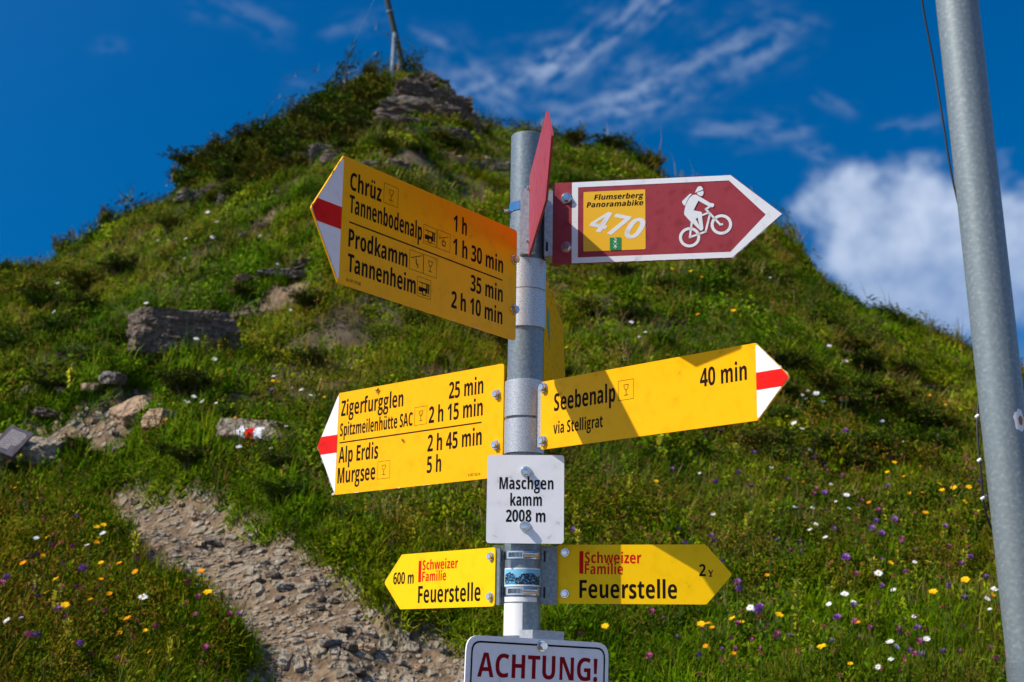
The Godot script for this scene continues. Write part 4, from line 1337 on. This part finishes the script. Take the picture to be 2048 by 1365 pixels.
func build_bushes() -> void:
	var dark := [Color(.035, .062, .005), Color(.055, .085, .006), Color(.07, .092, .008)]
	var olive := [Color(.09, .105, .007), Color(.12, .125, .010), Color(.065, .085, .006), Color(.15, .12, .012)]
	var fresh := [Color(.065, .125, .005), Color(.10, .16, .008), Color(.045, .09, .005)]
	var protos: Array = []
	for i in 3: protos.append(bush_parts(400 + i, 1.0, .62, 190, .060, .026, [dark, olive, fresh][i]))
	for i in 3: protos.append(bush_parts(410 + i, 1.0, .95, 210, .050, .018, [olive, dark, fresh][i], true))
	var tints := ["dark green", "olive green", "fresh green"]
	# [px, py of the foot, width in pixels, kind]
	var spots := [[390, 350, 90, 0], [440, 330, 80, 1], [470, 352, 90, 0], [500, 300, 80, 1], [540, 285, 80, 2], [560, 320, 90, 0], [610, 255, 80, 1], [640, 235, 70, 2], [650, 275, 90, 0], [690, 250, 80, 1], [700, 215, 70, 1], [720, 285, 80, 0], [660, 210, 60, 2], [590, 290, 70, 1], [520, 345, 70, 1], [740, 240, 70, 0], [770, 305, 60, 1], [690, 310, 60, 0], [840, 310, 60, 2], [880, 300, 60, 1], [960, 280, 60, 2], [1150, 300, 60, 1], [1220, 312, 70, 0], [1270, 318, 70, 0], [1305, 345, 60, 1], [340, 470, 60, 1], [240, 560, 80, 0], [170, 600, 90, 1], [80, 620, 90, 1], [120, 680, 90, 2], [40, 720, 100, 2], [600, 620, 90, 0], [560, 600, 70, 2], [440, 720, 70, 0], [1250, 560, 70, 0], [1330, 590, 70, 1], [1470, 560, 70, 0], [1560, 800, 80, 0], [1700, 840, 90, 0], [1780, 830, 80, 1], [1640, 790, 70, 1], [560, 1010, 90, 2], [380, 940, 80, 0], [150, 915, 60, 2], [700, 1070, 90, 2], [560, 950, 80, 0], [1890, 870, 70, 1], [1180, 640, 60, 1], [450, 850, 60, 2], [560, 875, 50, 0], [800, 238, 46, 1], [835, 225, 42, 2], [770, 268, 46, 1], [905, 300, 44, 0], [860, 262, 40, 2], [885, 205, 36, 1], [930, 270, 44, 1], [745, 232, 44, 1]]
	var g := RandomNumberGenerator.new()
	g.seed = 9
	for i in 46:
		# the thicket on the upper left slope
		var u := g.randf()
		spots.append([lerpf(370, 760, u) + g.randf_range(-25, 25), lerpf(360, 175, u) + g.randf_range(8, 120) * (1.0 - absf(u - .5)), g.randf_range(45, 85), [1, 1, 2, 0][g.randi() % 4]])
	for i in 64:
		# low shrubs dotted over the open slope
		var u := g.randf()
		spots.append([g.randf_range(20, 1920), 0.0, g.randf_range(46, 96), [1, 0, 2, 0][g.randi() % 4]])
		spots[-1][1] = lerpf(620.0 if spots[-1][0] < 420 else (420.0 if spots[-1][0] < 1300 else 560.0 + (spots[-1][0] - 1300.0) * .35), 960.0, u)
	for s in spots:
		var p := at(s[0], s[1])
		if trail_mask(p.x, p.z) > .05: continue
		var wd: float = s[2] / FOCAL * p.distance_to(Vector3(0, EYE, 0))
		var k: int = s[3]
		var where := zone(s[0], s[1])
		var t := thing("dwarf_shrub", tints[k] + " dwarf shrub " + where, "shrub", p, g.randf() * TAU, tints[k] + " dwarf shrubs " + where)
		wd *= 1.35
		t.scale = Vector3(wd, wd * g.randf_range(.5, .85), wd)
		obj("foliage", protos[k][0], M.leaf, t)
		obj("stems", protos[k][1], M.bark, t)
	for s in [[130, 505, 66, 3, "bushy young conifer standing out on the left skyline"], [208, 462, 48, 4, "small dark conifer bush with drooping tip on the left ridge"], [742, 172, 52, 3, "brown-green upright bush on the summit beside the strut"], [772, 178, 40, 5, "low leafy bush between summit bush and strut"], [1806, 640, 22, 4, "tiny lone shrub on the right skyline"], [660, 190, 44, 5, "fresh green bush on the ridge left of the fence post"], [4, 560, 40, 4, "small dark bush on the far left ridge"]]:
		var p := at(s[0], s[1])
		var wd: float = s[2] / FOCAL * p.distance_to(Vector3(0, EYE, 0))
		var t := thing("skyline_bush", s[4], "bush", p, g.randf() * TAU)
		t.scale = Vector3.ONE * wd
		obj("foliage", protos[s[3]][0], M.leaf, t)
		obj("stems", protos[s[3]][1], M.bark, t)

func meadow() -> void:
	var green := [Color(.070, .142, .003), Color(.105, .178, .004), Color(.048, .102, .003), Color(.145, .192, .006)]
	var olive := [Color(.110, .140, .006), Color(.150, .155, .010), Color(.080, .110, .005), Color(.20, .155, .022)]
	var straw := [Color(.34, .24, .08), Color(.42, .32, .13), Color(.22, .13, .04), Color(.17, .11, .035)]
	var cushion := [Color(.034, .066, .003), Color(.055, .09, .004), Color(.09, .11, .006), Color(.11, .08, .010)]
	var anywhere := func(_x, _z, r, u): return r > 2.9 or u < .5
	var tint := func(x, z, g):
		var n := npatch.get_noise_2d(x, z)
		var v := Color(1, 1, 1).lerp(Color(1.35, 1.04, .8), clampf(n * 2.0, 0.0, 1.0)).lerp(Color(.50, .68, .5), clampf(-n * 2.2, 0.0, 1.0))
		return v * g.randf_range(.8, 1.25)
	var ga: Array = []
	var gb: Array = []
	var ha: Array = []
	var hb: Array = []
	for i in 3:
		ga.append(tuft_patch(500 + i, 36, 11, .10, .0044, green, .8, .28))
		gb.append(tuft_patch(510 + i, 18, 10, .16, .0034, olive, .75, .28))
		ha.append(herb_patch(520 + i, 13, 24, .070, .085, .034, .018, green + [Color(.15, .19, .008)], .28))
		hb.append(herb_patch(530 + i, 9, 64, .12, .13, .022, .012, cushion, .28))
	scatter("meadow_grass", "short green grass covering the whole hillside", "grass", ga, 4600, 511, 2.7, tint, .62, anywhere, {"rad": .28})
	scatter("olive_grass", "olive and brownish grass mixed through the hillside meadow", "grass", gb, 2300, 512, 2.7, tint, .62, func(x, z, r, u): return anywhere.call(x, z, r, u) and npatch.get_noise_2d(x + 20.0, z) > -.15, {"rad": .28, "tall": .12})
	scatter("meadow_herbs", "broad-leaved herbs low in the meadow", "plants", ha, 2000, 513, 2.8, tint, .62, anywhere, {"rad": .28})
	scatter("cushion_plants", "dense small-leaved cushion plants mounded on the slope", "plants", hb, 2600, 514, 3.2, tint, .62, func(x, z, r, u): return npatch.get_noise_2d(x * 1.5, z * 1.5 + 70.0) > -.12, {"rad": .28, "tall": .32})
	scatter("path_edge_grass", "short grass fringing the edges of the footpath", "grass", [tuft_patch(541, 10, 9, .08, .0040, green + olive, .9, .10), herb_patch(542, 5, 14, .04, .04, .020, .011, cushion + green, .10)], 4200, 543, 3.0, tint, .9, func(x, z, r, _u):
		var m := trail_mask(x, z)
		return r < 18.0 and m < .36 and (m > .01 or not clear_of_trail(x, z, .22)), {"span": 22.0, "grow": .3, "tries": 14})
	scatter("dry_grass", "straw-coloured dry grass stalks among the green", "grass", [tuft_patch(520, 26, 4, .15, .0026, straw, .4)], 650, 521, 2.9, tint, .62, func(x, z, r, u): return npatch.get_noise_2d(x * 2.0 + 40.0, z * 2.0) > -.05, {"rad": .5})
	scatter("yellow_rattle", "tiny yellow-green flower spikes dotted over the meadow", "flowers", [spike_flower(550, .13, Color(.38, .34, .02))], 260, 551, 3.4, func(_x, _z, g): return Color.WHITE * g.randf_range(.7, 1.2), 1.0, func(x, z, r, u): return r < 11.0 and npatch.get_noise_2d(x * 1.2 + 9.0, z * 1.2) > .02 and trail_mask(x, z) < .1, {"grow": .2, "lean": .2, "high": 1.0})
	scatter("brown_seed_heads", "small reddish-brown seed heads between the grasses", "flowers", [ball_flower(560, .009, 1.2, 16, Color(.20, .08, .04), .13)], 1800, 561, 3.4, func(_x, _z, g): return Color.WHITE * g.randf_range(.7, 1.3), 1.0, func(x, z, r, u): return trail_mask(x, z) < .1, {"grow": .4, "lean": .2, "high": 1.0})

func flowers() -> void:
	var lists := {}
	lists.white = []
	for p in [15, 240, 285, 255, 345, 257, 390, 262, 490, 212, 440, 218, 555, 247, 505, 325, 610, 280, 335, 402, 20, 405, 665, 440, 612, 480, 672, 500, 660, 538, 703, 555, 680, 597, 447, 603, 513, 575, 535, 662, 45, 627, 585, 752, 840, 193, 933, 270, 878, 315, 928, 312, 517, 50, 487, 60, 567, 62, 558, 78, 645, 100, 843, 948, 918, 1005, 690, 1055, 727, 1040, 602, 1077, 1020, 1120, 1045, 1258, 882, 1278, 890, 1295, 905, 1340, 817, 1358, 1340, 1048, 1368, 1070, 1373, 1025, 1000, 855, 505, 715, 290, 1095, 220, 1060]: lists.white.append(p)
	lists.purple = [113, 225, 658, 225, 688, 265, 600, 270, 550, 270, 545, 330, 750, 352, 805, 350, 525, 380, 573, 370, 602, 385, 628, 382, 415, 445, 175, 447, 75, 495, 232, 513, 465, 392, 568, 557, 680, 470, 837, 845, 95, 762, 485, 748, 840, 700, 895, 702, 1160, 702, 1245, 908, 1357, 967, 1227, 1077, 297, 1130, 290, 1150, 627, 1185, 1005, 1355, 370, 760, 50, 755, 835, 750]
	lists.pink = [1160, 547, 515, 485, 1185, 625, 1125, 640, 1250, 672, 1093, 768, 1150, 860, 240, 1230, 335, 1255, 285, 1238, 163, 1270, 720, 1220, 925, 1213, 967, 1228, 953, 1292, 1210, 1325, 1420, 1335, 820, 590, 850, 590, 135, 1215]
	lists.orange = [990, 508, 1040, 497, 1120, 512, 1130, 525, 1155, 530, 1180, 530, 1200, 518, 1240, 520, 800, 587, 1240, 600, 1070, 655, 870, 430, 905, 385, 955, 432, 10, 1175, 70, 1180, 158, 1172, 165, 1135, 15, 1200, 40, 1265, 135, 1275, 560, 1340, 705, 1340, 740, 1155, 370, 1168, 1265, 1008, 1155, 100, 1085, 60, 465, 455]
	var more := {"white": [[0, 720, 2.926, [835, 188, 880, 190, 800, 228, 918, 283, 1050, 255, 1105, 265, 1097, 295, 1187, 303, 1233, 295, 625, 363, 650, 397, 1620, 142, 1685, 207, 1748, 232, 1793, 257, 1672, 415, 1582, 542, 1373, 590, 1570, 605, 775, 595, 1945, 875]], [0, 350, 2.926, [1230, 258, 1265, 287, 1240, 300, 1010, 360, 922, 395, 978, 385, 1085, 410, 1215, 410, 1520, 375, 1655, 390, 1605, 545, 1080, 508, 980, 518, 843, 797, 343, 852, 335, 675, 1690, 805, 1255, 1125, 1120, 1020]], [1100, 480, 3.413, [528, 620, 637, 667, 612, 695, 1925, 803, 1735, 1110, 1780, 1100, 1853, 1110, 1838, 1138, 2035, 880, 1285, 298, 1503, 268]], [0, 1000, 2.276, [368, 260, 490, 240, 878, 335, 165, 245]]],
		"orange": [[0, 1000, 2.276, [530, 362, 790, 365, 945, 357, 790, 405, 925, 430, 495, 503, 100, 397, 55, 495, 450, 185, 440, 187, 285, 597, 548, 677, 565, 665, 655, 657, 900, 540, 440, 440, 245, 457, 700, 397, 415, 270, 180, 305, 203, 462, 970, 405]], [0, 720, 2.926, [1275, 125, 1180, 163, 1270, 200, 1300, 180, 1385, 150, 1625, 160, 1590, 175, 1870, 220, 1895, 235, 60, 810, 575, 1055, 990, 383, 1385, 370]], [1100, 480, 3.413, [958, 235, 848, 230, 1020, 285, 1230, 553, 110, 745, 1040, 572]]],
		"purple": [[0, 1000, 2.276, [815, 380, 912, 320, 165, 525, 205, 530]], [0, 720, 2.926, [335, 660, 365, 668, 135, 897, 330, 15, 1560, 250]]],
		"pink": [[0, 1000, 2.276, [518, 305, 120, 155, 85, 140, 705, 270]], [0, 720, 2.926, [175, 660, 620, 688, 808, 457, 1430, 535]], [600, 680, 3.938, [375, 1245, 720, 1218]]]}
	var white := [disc_flower(601, 15, .019, .0068, Color(.78, .80, .80), Color(.62, .36, .02), .13, .12), disc_flower(602, 13, .0165, .007, Color(.74, .76, .77), Color(.60, .34, .02), .12, .35)]
	var orange := [disc_flower(603, 18, .016, .0065, Color(.80, .30, .008), Color(.70, .26, .01), .125, .25), disc_flower(604, 18, .018, .007, Color(.82, .48, .01), Color(.75, .36, .01), .13, .2)]
	var purple := [ball_flower(605, .019, .7, 44, Color(.33, .13, .48), .14), ball_flower(606, .016, .7, 40, Color(.28, .10, .40), .13)]
	var pink := [ball_flower(607, .015, 1.0, 46, Color(.46, .10, .27), .11), ball_flower(608, .013, 1.0, 40, Color(.40, .07, .26), .11)]
	var kinds := {"white": ["ox_eye_daisy", ["wide open white daisy", "half-cupped white daisy"], ["wide open daisies", "half-cupped daisies"], white, 1.0],
		"orange": ["hawkweed_flower", ["deep orange hawkweed flower", "golden yellow hawkweed flower"], ["orange hawkweed", "yellow hawkweed"], orange, 1.0],
		"purple": ["scabious_flower", ["lilac round flower head", "small violet flower head"], ["lilac flower heads", "violet flower heads"], purple, 1.0],
		"pink": ["clover_flower", ["pink clover head", "magenta clover head"], ["pink clover heads", "magenta clover heads"], pink, 1.0]}
	var g := RandomNumberGenerator.new()
	g.seed = 21
	for key in kinds:
		var pts: Array = []
		var base: Array = lists[key]
		for i in range(0, base.size(), 2): pts.append(Vector2(1400 + base[i] / 2.333, 780 + base[i + 1] / 2.333))
		for blk in more[key]:
			var l: Array = blk[3]
			for i in range(0, l.size(), 2): pts.append(Vector2(blk[0] + l[i] / blk[2], blk[1] + l[i + 1] / blk[2]))
		for i in {"white": 4, "orange": 20, "purple": 60, "pink": 90}[key]:
			# a few more of each kind across the lower meadow
			var q := Vector2(g.randf_range(1130, 2040), g.randf_range(880, 1360)) if g.randf() < .72 else Vector2(g.randf_range(0, 560), g.randf_range(1050, 1360))
			pts.append(q)
		var k: Array = kinds[key]
		for q in pts:
			# the bloom stands a stem's height above the spot where it grows
			var foot := at(q.x, q.y + 22.0)
			if trail_mask(foot.x, foot.z) > .4: continue
			var far := foot.distance_to(Vector3(0, EYE, 0))
			var v := g.randi() % 2
			var o := obj(k[0], k[3][v], M.petal)
			o.position = foot
			o.rotation = Vector3(g.randfn(0, .12), g.randfn(-.25, .45), g.randfn(0, .14))
			o.scale = Vector3.ONE * g.randf_range(.55, 1.05) * clampf(far / 8.0, .8, 1.35)
			var where := zone(q.x, q.y)
			tag(o, k[1][v] + " " + where, "flower", k[2][v] + " " + where)

# ------------------------------------------------------------------
func _ready() -> void:
	var cam := Camera3D.new()
	cam.name = "camera"
	cam.position = Vector3(0, EYE, 0)
	cam.rotation = Vector3(PITCH, 0, -ROLL)
	cam.fov = 27.494
	cam.near = .05
	cam.far = 1500.0
	var ca := CameraAttributesPhysical.new()
	ca.frustum_focal_length = 49.05
	ca.frustum_focus_distance = 2.30
	ca.exposure_aperture = 10.0
	cam.attributes = ca
	add_child(cam)
	cam.current = true
	var env := Environment.new()
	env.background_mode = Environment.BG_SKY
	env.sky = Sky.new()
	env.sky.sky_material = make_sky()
	env.tonemap_mode = Environment.TONE_MAPPER_LINEAR
	env.tonemap_exposure = 1.16
	env.sdfgi_enabled = true
	env.ssao_enabled = true
	env.ssil_enabled = true
	var we := WorldEnvironment.new()
	we.name = "world_environment"
	we.environment = env
	add_child(we)
	var sun := DirectionalLight3D.new()
	sun.name = "sun"
	sun.light_color = Color(1.0, .955, .88)
	sun.light_energy = 1.5
	sun.light_angular_distance = .5
	sun.shadow_enabled = true
	add_child(sun)
	sun.look_at_from_position(SUN * 40.0, Vector3.ZERO)
	var plain := SystemFont.new()
	plain.font_names = PackedStringArray(["Droid Sans"])
	font_regular = plain
	var strong := SystemFont.new()
	strong.font_names = PackedStringArray(["Droid Sans"])
	strong.font_weight = 700
	font_bold = strong
	nz.seed = 4
	nz.noise_type = FastNoiseLite.TYPE_SIMPLEX_SMOOTH
	nz.frequency = .42
	nz.fractal_octaves = 2
	nfine.seed = 14
	nfine.frequency = .9
	nfine.fractal_octaves = 3
	npatch.seed = 24
	npatch.frequency = .38
	npatch.fractal_octaves = 3
	fill_tables()
	make_materials()
	lay_trail()
	build_terrain()
	build_post()
	build_signs()
	build_pole()
	build_summit()
	build_rocks()
	build_bushes()
	meadow()
	flowers()
